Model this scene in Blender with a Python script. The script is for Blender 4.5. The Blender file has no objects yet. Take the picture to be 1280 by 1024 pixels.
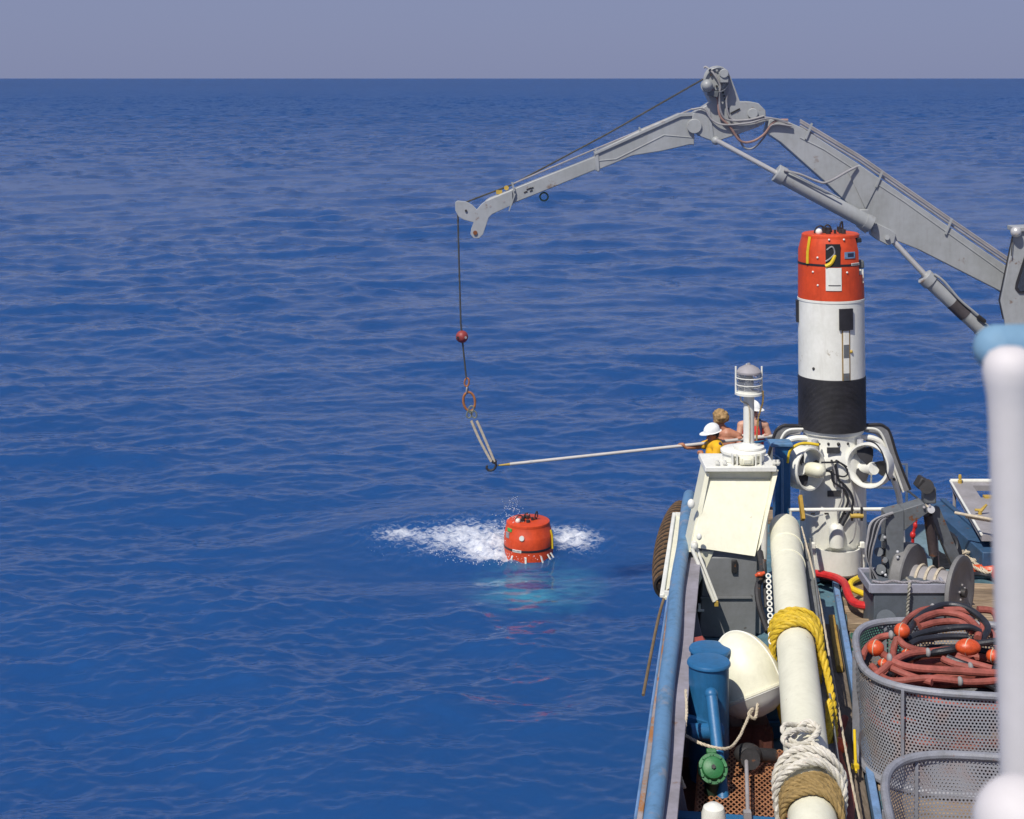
import bpy, bmesh, math, random
import numpy as np
from mathutils import Vector, Matrix, noise as mnoise
random.seed(7); rng = np.random.default_rng(11)
sc = bpy.context.scene
R = math.radians
# ------------------------------------------------------------------ camera
F = 1900.0; CX = 640.0; HY = 97.0; H = 9.39
cam_d = bpy.data.cameras.new('camera'); cam = bpy.data.objects.new('camera', cam_d)
sc.collection.objects.link(cam); sc.camera = cam
cam_d.sensor_width = 36; cam_d.lens = 36 * F / 1280; cam_d.shift_y = -(512 - HY) / 1280
cam_d.clip_end = 60000; cam_d.clip_start = 0.1
cam.location = (0, 0, H); cam.rotation_euler = (R(90), 0, 0)
cam_d.dof.use_dof = True; cam_d.dof.focus_distance = 23.0; cam_d.dof.aperture_fstop = 7.5
# ------------------------------------------------------------------ sky and sun
SUN_EL, SUN_AZ = 54.0, 213.0            # azimuth clockwise from +Y: behind the camera, a little left
w = bpy.data.worlds.new('World'); sc.world = w; w.use_nodes = True
nt = w.node_tree; bg = nt.nodes['Background']
sky = nt.nodes.new('ShaderNodeTexSky'); sky.sky_type = 'NISHITA'; sky.sun_disc = False
sky.sun_elevation = R(SUN_EL); sky.sun_rotation = R(SUN_AZ)
sky.air_density = 1.0; sky.dust_density = 1.2; sky.ozone_density = 1.0; sky.altitude = 0
tint = nt.nodes.new('ShaderNodeMix'); tint.data_type = 'RGBA'; tint.blend_type = 'MULTIPLY'
tint.inputs[0].default_value = 1.0
nt.links.new(sky.outputs[0], tint.inputs[6]); tint.inputs[7].default_value = (0.50, 0.64, 1.0, 1)
hz = nt.nodes.new('ShaderNodeMix'); hz.data_type = 'RGBA'; hz.inputs[0].default_value = 0.86     # even, milky tropical haze over the whole sky
wtc = nt.nodes.new('ShaderNodeTexCoord'); wsp = nt.nodes.new('ShaderNodeSeparateXYZ'); wmr = nt.nodes.new('ShaderNodeMapRange')
nt.links.new(wtc.outputs['Generated'], wsp.inputs[0]); nt.links.new(wsp.outputs[2], wmr.inputs[0])      # the haze thins with height, clear blue overhead
wmr.inputs[1].default_value = 0.05; wmr.inputs[2].default_value = 0.55; wmr.inputs[3].default_value = 0.88; wmr.inputs[4].default_value = 0.35
nt.links.new(wmr.outputs[0], hz.inputs[0])
nt.links.new(tint.outputs[2], hz.inputs[6]); hz.inputs[7].default_value = (2.72, 3.05, 4.85, 1)
nt.links.new(hz.outputs[2], bg.inputs[0]); bg.inputs[1].default_value = 0.085
sd = bpy.data.lights.new('sun', 'SUN'); sun = bpy.data.objects.new('sun', sd); sc.collection.objects.link(sun)
sd.energy = 4.2; sd.angle = R(0.6); sd.color = (1.0, 0.955, 0.87)
_az, _el = R(SUN_AZ), R(SUN_EL)
S_DIR = Vector((math.sin(_az) * math.cos(_el), math.cos(_az) * math.cos(_el), math.sin(_el)))
sun.rotation_euler = S_DIR.to_track_quat('Z', 'Y').to_euler(); sun.location = S_DIR * 60
sc.view_settings.view_transform = 'Standard'; sc.view_settings.look = 'None'
sc.view_settings.gamma = 1; sc.view_settings.exposure = 0.08
# ------------------------------------------------------------------ coordinates
def P(px, py, d): return Vector(((px - CX) * d / F, d, H - (py - HY) * d / F))
def PZ(px, py, z):
    d = (H - z) * F / (py - HY); return P(px, py, d)
YAW = R(8.7); EU = Vector((math.cos(YAW), -math.sin(YAW), 0)); EV = Vector((math.sin(YAW), math.cos(YAW), 0))
O0 = Vector((-0.77, 0, 0)); UZ = Vector((0, 0, 1))
def SH(u, v, z): return O0 + EU * u + EV * v + UZ * z
def inv(p): q = p - O0; return q.dot(EU), q.dot(EV), p.z
SHM = Matrix.Rotation(-YAW, 4, 'Z')
DK = 2.03                                # top of the deck planks
# ------------------------------------------------------------------ materials
MATS = {}
def lin(r, g, b):
    f = lambda c: (c / 255 / 12.92) if c / 255 <= .04045 else ((c / 255 + .055) / 1.055) ** 2.4
    return (f(r), f(g), f(b))
def M(name, col, rough=0.5, metal=0.0, var=0.18, scale=3.0, rust=0.0, bump=0.15, bscale=60, rustcol=(0.16, 0.06, 0.02), stretch=None, spec=0.5, fine=0.35, grime=0.0):
    if name in MATS: return MATS[name]
    m = bpy.data.materials.new(name); m.use_nodes = True; n = m.node_tree; b = n.nodes['Principled BSDF']
    b.inputs['Roughness'].default_value = rough; b.inputs['Metallic'].default_value = metal
    b.inputs['Specular IOR Level'].default_value = spec
    tc = n.nodes.new('ShaderNodeTexCoord'); mp = n.nodes.new('ShaderNodeMapping')
    n.links.new(tc.outputs['Object'], mp.inputs[0])
    if stretch: mp.inputs['Scale'].default_value = stretch
    n1 = n.nodes.new('ShaderNodeTexNoise'); n1.inputs['Scale'].default_value = scale; n1.inputs['Detail'].default_value = 6; n1.inputs['Roughness'].default_value = .65
    n2 = n.nodes.new('ShaderNodeTexNoise'); n2.inputs['Scale'].default_value = scale * 9; n2.inputs['Detail'].default_value = 4
    n.links.new(mp.outputs[0], n1.inputs[0]); n.links.new(mp.outputs[0], n2.inputs[0])
    add = n.nodes.new('ShaderNodeMath'); add.operation = 'MULTIPLY_ADD'; add.inputs[1].default_value = fine
    n.links.new(n2.outputs[0], add.inputs[0]); n.links.new(n1.outputs[0], add.inputs[2])
    mr = n.nodes.new('ShaderNodeMapRange'); mr.inputs[1].default_value = .5; mr.inputs[2].default_value = .85
    n.links.new(add.outputs[0], mr.inputs[0])
    mx = n.nodes.new('ShaderNodeMix'); mx.data_type = 'RGBA'
    mx.inputs[6].default_value = (*[c * (1 - var) * (1 - var * .3 * (i == 2)) for i, c in enumerate(col)], 1)
    mx.inputs[7].default_value = (*[min(c * (1 + var * .6), 1) for c in col], 1)
    n.links.new(mr.outputs[0], mx.inputs[0]); out = mx.outputs[2]
    if rust > 0:
        n3 = n.nodes.new('ShaderNodeTexNoise'); n3.inputs['Scale'].default_value = scale * 2.3; n3.inputs['Detail'].default_value = 8; n3.inputs['Roughness'].default_value = .7
        n.links.new(mp.outputs[0], n3.inputs[0])
        rr = n.nodes.new('ShaderNodeMapRange'); rr.inputs[1].default_value = .66 - rust * .22; rr.inputs[2].default_value = .72 - rust * .2
        n.links.new(n3.outputs[0], rr.inputs[0])
        m2 = n.nodes.new('ShaderNodeMix'); m2.data_type = 'RGBA'; m2.inputs[7].default_value = (*rustcol, 1)
        n.links.new(rr.outputs[0], m2.inputs[0]); n.links.new(out, m2.inputs[6]); out = m2.outputs[2]
    if grime > 0:
        gm = n.nodes.new('ShaderNodeMapping'); gm.inputs['Scale'].default_value = (7, 7, .9); n.links.new(tc.outputs['Object'], gm.inputs[0])
        g1 = n.nodes.new('ShaderNodeTexNoise'); g1.inputs['Scale'].default_value = 2.2; g1.inputs['Detail'].default_value = 7; g1.inputs['Roughness'].default_value = .7; n.links.new(gm.outputs[0], g1.inputs[0])
        g2 = n.nodes.new('ShaderNodeMapRange'); g2.inputs[1].default_value = .48; g2.inputs[2].default_value = .78; g2.inputs[4].default_value = grime * 2; n.links.new(g1.outputs[0], g2.inputs[0])
        m3 = n.nodes.new('ShaderNodeMix'); m3.data_type = 'RGBA'; m3.inputs[7].default_value = (*[c * k for c, k in zip(col, (.42, .36, .28))], 1)
        n.links.new(g2.outputs[0], m3.inputs[0]); n.links.new(out, m3.inputs[6]); out = m3.outputs[2]
    n.links.new(out, b.inputs['Base Color'])
    rm = n.nodes.new('ShaderNodeMapRange'); rm.inputs[3].default_value = max(rough - .1, .05); rm.inputs[4].default_value = min(rough + .15, 1)
    n.links.new(n1.outputs[0], rm.inputs[0]); n.links.new(rm.outputs[0], b.inputs['Roughness'])
    if bump > 0:
        nb = n.nodes.new('ShaderNodeTexNoise'); nb.inputs['Scale'].default_value = bscale; nb.inputs['Detail'].default_value = 3
        n.links.new(mp.outputs[0], nb.inputs[0])
        bp = n.nodes.new('ShaderNodeBump'); bp.inputs['Strength'].default_value = bump; bp.inputs['Distance'].default_value = .01
        n.links.new(nb.outputs[0], bp.inputs['Height']); n.links.new(bp.outputs[0], b.inputs['Normal'])
    MATS[name] = m; return m
CREAM = M('cream_paint', (0.77, 0.745, 0.58), .45, var=.07, scale=2.5, rust=.02, rustcol=(.5, .42, .3), grime=.07)
WHITE = M('white_paint', (0.78, 0.77, 0.70), .42, var=.09, scale=2.0, rust=.04, rustcol=(.45, .40, .30), grime=.09)
ORANGE = M('orange_paint', (0.64, 0.066, 0.014), .45, var=.2, scale=2.2, rust=.06, rustcol=(.5, .16, .08), grime=.2)
BLACKR = M('black_rubber', (0.024, 0.023, 0.028), .5, var=.35, scale=4, rust=.08, rustcol=(.07, .065, .065))
DARK = M('dark_steel', (0.03, 0.028, 0.03), .55, var=.4, scale=5, rust=.3)
GREYC = M('crane_grey_paint', (0.335, 0.345, 0.35), .42, var=.12, scale=1.6, rust=.14, rustcol=(.2, .15, .12), grime=.10)
GREYD = M('winch_grey_paint', (0.13, 0.14, 0.15), .5, var=.22, scale=3, rust=.25)
GREYB = M('housing_grey_paint', (0.19, 0.195, 0.20), .55, var=.14, scale=2.5, rust=.12, rustcol=(.08, .07, .06))
BASKET = M('galvanised_grey', (0.24, 0.245, 0.28), .5, var=.22, scale=5, rust=.18, rustcol=(.25, .12, .08))
CHROME = M('steel_rod', (0.62, 0.60, 0.58), .28, metal=.35, var=.1)
BLUE = M('blue_paint', (0.020, 0.13, 0.30), .42, var=.18, scale=2.0, rust=.10, rustcol=(.05, .12, .2), grime=.2)
RAILB = M('rail_blue_paint', (0.09, 0.19, 0.32), .5, var=.35, scale=1.6, rust=.5, rustcol=(.20, .24, .31), grime=.15, fine=.7)
LBLUE = M('pale_blue_paint', (0.15, 0.26, 0.46), .45, var=.25, scale=3, rust=.25)
MAUVE = M('faded_bulwark_paint', (0.27, 0.25, 0.29), .6, var=.25, scale=1.8, rust=.2, rustcol=(.2, .13, .1))
STEELDK = M('teal_steel_deck', (0.085, 0.17, 0.22), .6, var=.35, scale=2, rust=.3, rustcol=(.16, .12, .09))
HULLB = M('hull_paint', (0.05, 0.12, 0.24), .5, var=.25, scale=1.2, rust=.35)
RUSTM = M('rusty_steel', (0.22, 0.075, 0.03), .85, var=.5, scale=6, rust=.4, rustcol=(.09, .03, .015))
RUSTS = M('rust_streak_paint', (0.30, 0.26, 0.26), .7, var=.3, scale=1.3, rust=.75, rustcol=(.34, .15, .05), stretch=(1, 1, .6))
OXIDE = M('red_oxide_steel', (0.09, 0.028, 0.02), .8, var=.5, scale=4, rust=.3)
TAR = M('tarred_rope', (0.012, 0.009, 0.008), .9, var=.5, scale=14, rust=.3, rustcol=(.2, .11, .05))
MANILA = M('manila_rope', (0.30, 0.20, 0.075), .9, var=.35, scale=16, bump=.5, bscale=140)
YROPE = M('yellow_rope', (0.62, 0.42, 0.02), .6, var=.3, scale=12, bump=.4, bscale=150)
WROPE = M('white_rope', (0.62, 0.58, 0.50), .8, var=.25, scale=14, bump=.4, bscale=150, rust=.12, rustcol=(.6, .18, .16))
TROPE = M('tan_line', (0.55, 0.47, 0.36), .8, var=.25, scale=20)
HRED = M('red_hose', (0.32, 0.082, 0.062), .68, var=.40, scale=3, rust=.15, rustcol=(.22, .1, .09))
HBLK = M('black_hose', (0.022, 0.023, 0.03), .42, var=.35, scale=5, rust=.2, rustcol=(.06, .06, .065))
FLOATM = M('orange_float', (0.62, 0.085, 0.022), .38, var=.3, scale=9, rust=.2, rustcol=(.35, .09, .05))
YEL = M('yellow_plastic', (0.72, 0.50, 0.02), .4, var=.15)
REDP = M('red_plastic', (0.55, 0.025, 0.025), .35, var=.25, scale=8)
GREENV = M('green_valve_paint', (0.025, 0.16, 0.05), .45, var=.3, scale=5)
TARP = M('green_tarp', (0.035, 0.12, 0.085), .7, var=.45, scale=6)
CABLE = M('wire_cable', (0.10, 0.095, 0.085), .5, metal=.4, var=.3, scale=20)
HOSEG = M('grey_hose', (0.30, 0.29, 0.30), .5, var=.2, scale=6)
RUSTR = M('rusty_shackle', (0.36, 0.13, 0.04), .7, var=.4, scale=12)
BALLR = M('red_ball_paint', (0.30, 0.045, 0.04), .5, var=.25, scale=6)
GOLD = M('brass_fitting', (0.48, 0.32, 0.06), .45, var=.2)
PLATE = M('dark_name_plate', (0.05, 0.05, 0.055), .5, var=.3, scale=30)
SKYBL = M('pale_blue_label', (0.16, 0.28, 0.45), .4, var=.3, scale=25)
GLASSF = M('lens_band', (0.45, 0.45, 0.47), .15, var=.2, scale=8)
PALEG = M('pale_grey_plate', (0.31, 0.29, 0.30), .6, var=.18, scale=2.2, rust=.15, rustcol=(.28, .2, .16))
SKIN1 = M('tanned_skin', (0.42, 0.17, 0.085), .5, var=.15, bump=.05)
SKIN2 = M('sunburnt_skin', (0.47, 0.20, 0.12), .5, var=.15, bump=.05)
SKIN3 = M('pale_skin', (0.55, 0.30, 0.21), .5, var=.15, bump=.05)
BLOND = M('blond_hair', (0.36, 0.22, 0.09), .6, var=.5, scale=25, bump=.8, bscale=90)
DHAIR = M('dark_hair', (0.02, 0.014, 0.012), .5, var=.4, scale=25, bump=.6, bscale=90)
YSHIRT = M('yellow_cloth', (0.80, 0.42, 0.012), .8, var=.15, scale=6)
NAVY = M('navy_cloth', (0.02, 0.028, 0.075), .8, var=.3, scale=6)
REDV = M('red_vest_cloth', (0.58, 0.04, 0.03), .7, var=.2, scale=7)
DENIM = M('denim_cloth', (0.05, 0.09, 0.18), .85, var=.3, scale=9)
HATW = M('white_hard_hat', (0.82, 0.82, 0.80), .3, var=.06)
EYE = M('eye', (0.02, 0.015, 0.012), .2, var=.1)
LIPS = M('lips', (0.32, 0.09, 0.07), .5, var=.1)
def glass(name, col=(.8, .82, .85), rough=.05):
    m = bpy.data.materials.new(name); m.use_nodes = True; b = m.node_tree.nodes['Principled BSDF']
    b.inputs['Base Color'].default_value = (*col, 1); b.inputs['Transmission Weight'].default_value = .9
    b.inputs['Roughness'].default_value = rough; b.inputs['IOR'].default_value = 1.45; return m
GLASS = glass('lantern_glass'); CABGL = glass('cab_glass', (.35, .42, .55), .03)
# wood
def wood():
    m = bpy.data.materials.new('weathered_planks'); m.use_nodes = True; n = m.node_tree; b = n.nodes['Principled BSDF']
    tc = n.nodes.new('ShaderNodeTexCoord'); oi = n.nodes.new('ShaderNodeObjectInfo'); mp = n.nodes.new('ShaderNodeMapping')
    mp.inputs['Scale'].default_value = (1.2, 14, 14); n.links.new(tc.outputs['Object'], mp.inputs[0])
    sc_ = n.nodes.new('ShaderNodeVectorMath'); sc_.operation = 'SCALE'; sc_.inputs[0].default_value = (37, 19, 5)
    n.links.new(oi.outputs['Random'], sc_.inputs['Scale']); n.links.new(sc_.outputs[0], mp.inputs['Location'])
    a = n.nodes.new('ShaderNodeTexNoise'); a.inputs['Scale'].default_value = 3; a.inputs['Detail'].default_value = 8; a.inputs['Distortion'].default_value = .6
    n.links.new(mp.outputs[0], a.inputs[0])
    cr = n.nodes.new('ShaderNodeValToRGB'); cr.color_ramp.elements[0].position = .3; cr.color_ramp.elements[1].position = .72
    cr.color_ramp.elements[0].color = (.13, .085, .05, 1); cr.color_ramp.elements[1].color = (.46, .34, .22, 1)
    n.links.new(a.outputs[0], cr.inputs[0])
    hs = n.nodes.new('ShaderNodeHueSaturation'); n.links.new(cr.outputs[0], hs.inputs['Color'])
    mr = n.nodes.new('ShaderNodeMapRange'); mr.inputs[3].default_value = .62; mr.inputs[4].default_value = 1.2
    n.links.new(oi.outputs['Random'], mr.inputs[0]); n.links.new(mr.outputs[0], hs.inputs['Value'])
    n.links.new(hs.outputs[0], b.inputs['Base Color']); b.inputs['Roughness'].default_value = .8
    bp = n.nodes.new('ShaderNodeBump'); bp.inputs['Strength'].default_value = .4; bp.inputs['Distance'].default_value = .01
    n.links.new(a.outputs[0], bp.inputs['Height']); n.links.new(bp.outputs[0], b.inputs['Normal']); return m
WOOD = wood()
def perforated(name, kind, pitch, hole, col, rustcol):
    m = bpy.data.materials.new(name); m.use_nodes = True; n = m.node_tree; b = n.nodes['Principled BSDF']; L = n.links.new
    out = n.nodes['Material Output']; uv = n.nodes.new('ShaderNodeUVMap'); uv.uv_map = 'uv'
    def vm(op, a, v):
        x = n.nodes.new('ShaderNodeVectorMath'); x.operation = op; L(a, x.inputs[0])
        if v is not None: x.inputs[1].default_value = v
        return x
    def mt(op, a, v):
        x = n.nodes.new('ShaderNodeMath'); x.operation = op; L(a, x.inputs[0])
        if isinstance(v, (int, float)): x.inputs[1].default_value = v
        else: L(v, x.inputs[1])
        return x.outputs[0]
    if kind == 'holes':
        ds = []
        for off in ((0, 0, 0), (.5, .5, 0)):
            s = vm('MULTIPLY', uv.outputs[0], (1 / pitch, 1 / (pitch * 1.732), 0)); s = vm('ADD', s.outputs[0], off)
            s = vm('FRACTION', s.outputs[0], None); s = vm('SUBTRACT', s.outputs[0], (.5, .5, 0)); s = vm('MULTIPLY', s.outputs[0], (1, 1.732, 0))
            s = vm('LENGTH', s.outputs[0], None); ds.append(s.outputs['Value'])
        fac = mt('LESS_THAN', mt('MINIMUM', ds[0], ds[1]), hole / pitch / 2)
    else:
        sep = n.nodes.new('ShaderNodeSeparateXYZ'); s = vm('MULTIPLY', uv.outputs[0], (1 / pitch, .55 / pitch, 0)); L(s.outputs[0], sep.inputs[0])
        ds = []
        for op in ('ADD', 'SUBTRACT'):
            t = mt(op, sep.outputs[0], sep.outputs[1]); t = mt('FRACT', t, 0.0); t = mt('SUBTRACT', t, .5); t = mt('ABSOLUTE', t, 0.0); ds.append(t)
        fac = mt('LESS_THAN', mt('MAXIMUM', ds[0], ds[1]), .5 - hole)
    nz = n.nodes.new('ShaderNodeTexNoise'); nz.inputs['Scale'].default_value = 5; nz.inputs['Detail'].default_value = 7
    tc = n.nodes.new('ShaderNodeTexCoord'); L(tc.outputs['Object'], nz.inputs[0])
    mr = n.nodes.new('ShaderNodeMapRange'); mr.inputs[1].default_value = .5; mr.inputs[2].default_value = .72; L(nz.outputs[0], mr.inputs[0])
    mx = n.nodes.new('ShaderNodeMix'); mx.data_type = 'RGBA'; mx.inputs[6].default_value = (*col, 1); mx.inputs[7].default_value = (*rustcol, 1)
    L(mr.outputs[0], mx.inputs[0]); L(mx.outputs[2], b.inputs['Base Color']); b.inputs['Roughness'].default_value = .55
    tr = n.nodes.new('ShaderNodeBsdfTransparent'); ms = n.nodes.new('ShaderNodeMixShader')
    L(fac, ms.inputs[0]); L(b.outputs[0], ms.inputs[1]); L(tr.outputs[0], ms.inputs[2]); L(ms.outputs[0], out.inputs['Surface']); return m
PERF = perforated('perforated_sheet', 'holes', .037, .0225, (.31, .315, .345), (.33, .26, .25))
MESHG = perforated('expanded_metal', 'mesh', .055, .17, (.34, .15, .07), (.15, .06, .03))
# ------------------------------------------------------------------ mesh building
col = sc.collection; ORG = {}
def frames(pts, closed=False):
    n = len(pts); T = []
    for i in range(n):
        a = pts[(i - 1) % n] if (closed or i > 0) else pts[i]; b = pts[(i + 1) % n] if (closed or i < n - 1) else pts[i]
        t = b - a; T.append(t.normalized() if t.length > 1e-9 else Vector((0, 0, 1)))
    up = Vector((0, 0, 1)) if abs(T[0].z) < .9 else Vector((1, 0, 0))
    N = [(up - T[0] * up.dot(T[0])).normalized()]
    for i in range(1, n):
        q = N[-1] - T[i] * N[-1].dot(T[i]); N.append(q.normalized() if q.length > 1e-6 else N[-1])
    return T, N, [t.cross(m) for t, m in zip(T, N)]
def cr(pts, n=8, closed=False):
    pts = [Vector(p) for p in pts]; out = []; m = len(pts); segs = m if closed else m - 1
    for i in range(segs):
        g = lambda k: pts[k % m] if closed else pts[max(0, min(m - 1, k))]
        p0, p1, p2, p3 = g(i - 1), g(i), g(i + 1), g(i + 2)
        for j in range(n):
            t = j / n
            out.append(.5 * ((2 * p1) + (p2 - p0) * t + (2 * p0 - 5 * p1 + 4 * p2 - p3) * t * t + (3 * p1 - p0 - 3 * p2 + p3) * t ** 3))
    if not closed: out.append(pts[-1].copy())
    return out
def basis(z, x=None):
    z = Vector(z).normalized(); x = Vector(x) if x is not None else (Vector((1, 0, 0)) if abs(z.x) < .9 else Vector((0, 1, 0)))
    x = (x - z * x.dot(z)).normalized(); y = z.cross(x)
    return Matrix((x, y, z)).transposed()
class MB:
    def __init__(s): s.v = []; s.f = []; s.uv = None
    def add(s, vs, fs):
        o = len(s.v); s.v += [Vector(v) for v in vs]; s.f += [tuple(i + o for i in f) for f in fs]; return s
    def box(s, c, size, rot=None):
        c = Vector(c); hx, hy, hz = [k / 2 for k in size]; vs = []
        for x in (-hx, hx):
            for y in (-hy, hy):
                for z in (-hz, hz):
                    q = Vector((x, y, z)); vs.append(c + ((rot @ q) if rot is not None else q))
        return s.add(vs, [(0, 1, 3, 2), (4, 6, 7, 5), (0, 4, 5, 1), (2, 3, 7, 6), (0, 2, 6, 4), (1, 5, 7, 3)])
    def sbox(s, u0, u1, v0, v1, z0, z1):          # a box in ship axes
        return s.box(SH((u0 + u1) / 2, (v0 + v1) / 2, (z0 + z1) / 2), (u1 - u0, v1 - v0, z1 - z0), SHM.to_3x3())
    def bar(s, a, b, w, h, up=(0, 0, 1)):
        a, b = Vector(a), Vector(b); z = (b - a).normalized(); x = Vector(up).cross(z)
        if x.length < 1e-4: x = Vector((1, 0, 0))
        m = basis(z, x); return s.box((a + b) / 2, (w, h, (b - a).length), m)
    def tube(s, pts, r, n=8, closed=False, cap=True):
        pts = [Vector(p) for p in pts]; T, N, B = frames(pts, closed); k = len(pts); vs = []; fs = []
        for i in range(k):
            rr = r[i] if isinstance(r, (list, tuple)) else r
            for j in range(n):
                a = 2 * math.pi * j / n; vs.append(pts[i] + (N[i] * math.cos(a) + B[i] * math.sin(a)) * rr)
        for i in range(k if closed else k - 1):
            for j in range(n):
                i2 = (i + 1) % k; fs.append((i * n + j, i * n + (j + 1) % n, i2 * n + (j + 1) % n, i2 * n + j))
        if cap and not closed: fs.append(tuple(range(n - 1, -1, -1))); fs.append(tuple((k - 1) * n + j for j in range(n)))
        return s.add(vs, fs)
    def cyl(s, a, b, r0, r1=None, n=20):
        return s.tube([a, b], [r0, r0 if r1 is None else r1], n)
    def rope(s, pts, rad, pitch=None, strands=3, n=6, closed=False):
        pts = [Vector(p) for p in pts]; T, N, B = frames(pts, closed); pitch = pitch or rad * 7
        L = [0]
        for i in range(1, len(pts)): L.append(L[-1] + (pts[i] - pts[i - 1]).length)
        for q in range(strands):
            line = []
            for i, p in enumerate(pts):
                a = 2 * math.pi * (q / strands + L[i] / pitch); line.append(p + (N[i] * math.cos(a) + B[i] * math.sin(a)) * rad * .5)
            s.tube(line, rad * .56, n, closed)
        return s
    def lathe(s, prof, o=(0, 0, 0), m=None, n=40, a0=0, a1=2 * math.pi):
        o = Vector(o); full = abs(a1 - a0 - 2 * math.pi) < 1e-6; k = n if full else n + 1; vs = []; fs = []
        for r, z in prof:
            for j in range(k):
                a = a0 + (a1 - a0) * j / n; q = Vector((r * math.cos(a), r * math.sin(a), z)); vs.append(o + (m @ q if m is not None else q))
        for i in range(len(prof) - 1):
            for j in range(n):
                j2 = (j + 1) % k; fs.append((i * k + j, i * k + j2, (i + 1) * k + j2, (i + 1) * k + j))
        return s.add(vs, fs)
    def sphere(s, c, r, sc_=(1, 1, 1), n=14, m=None):
        prof = [(max(math.sin(math.pi * i / n), 1e-4), -math.cos(math.pi * i / n)) for i in range(n + 1)]
        o = len(s.v); s.lathe(prof, n=n * 2)
        for i in range(o, len(s.v)):
            q = s.v[i]; q = Vector((q.x * sc_[0] * r, q.y * sc_[1] * r, q.z * sc_[2] * r)); s.v[i] = Vector(c) + (m @ q if m is not None else q)
        return s
    def torus(s, c, rad, r, m=None, n=28, k=8, sx=1, sy=1):
        pts = []
        for i in range(n):
            a = 2 * math.pi * i / n; q = Vector((math.cos(a) * rad * sx, math.sin(a) * rad * sy, 0)); pts.append(Vector(c) + (m @ q if m is not None else q))
        return s.tube(pts, r, k, closed=True)
    def prism(s, poly, off):
        off = Vector(off); n = len(poly); vs = [Vector(p) for p in poly] + [Vector(p) + off for p in poly]
        fs = [tuple(range(n)), tuple(range(2 * n - 1, n - 1, -1))] + [(i, i + n, (i + 1) % n + n, (i + 1) % n) for i in range(n)]
        return s.add(vs, fs)
    def pxprism(s, pix, d, th): return s.prism([P(x, y, d) for x, y in pix], (0, th, 0))
    def build(s, name, mat, parent=None, smooth=35, bevel=0, loc=None):
        me = bpy.data.meshes.new(name)
        if parent is not None: org = ORG[parent.name]
        elif loc is not None: org = Vector(loc)
        else:
            a = np.array([tuple(v) for v in s.v]); org = Vector((a[:, 0].mean(), a[:, 1].mean(), a[:, 2].min()))
        me.from_pydata([tuple(v - org) for v in s.v], [], s.f); me.update()
        bm = bmesh.new(); bm.from_mesh(me); bmesh.ops.recalc_face_normals(bm, faces=bm.faces); bm.to_mesh(me); bm.free()
        if smooth:
            me.polygons.foreach_set('use_smooth', [True] * len(me.polygons)); me.set_sharp_from_angle(angle=R(smooth))
        me.materials.append(mat); o = bpy.data.objects.new(name, me); col.objects.link(o); ORG[o.name] = org
        if parent is not None: o.parent = parent
        else: o.location = org
        if bevel:
            b = o.modifiers.new('bevel', 'BEVEL'); b.width = bevel; b.segments = 2; b.limit_method = 'ANGLE'; b.angle_limit = R(40)
        return o
def tag(o, label=None, cat=None, group=None, kind=None):
    if label: o['label'] = label
    if cat: o['category'] = cat
    if group: o['group'] = group
    if kind: o['kind'] = kind
    return o
def thing(name, loc, label, cat, group=None):
    o = bpy.data.objects.new(name, None); col.objects.link(o); o.location = loc; o.empty_display_size = .2
    ORG[o.name] = Vector(loc); return tag(o, label, cat, group)
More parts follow.
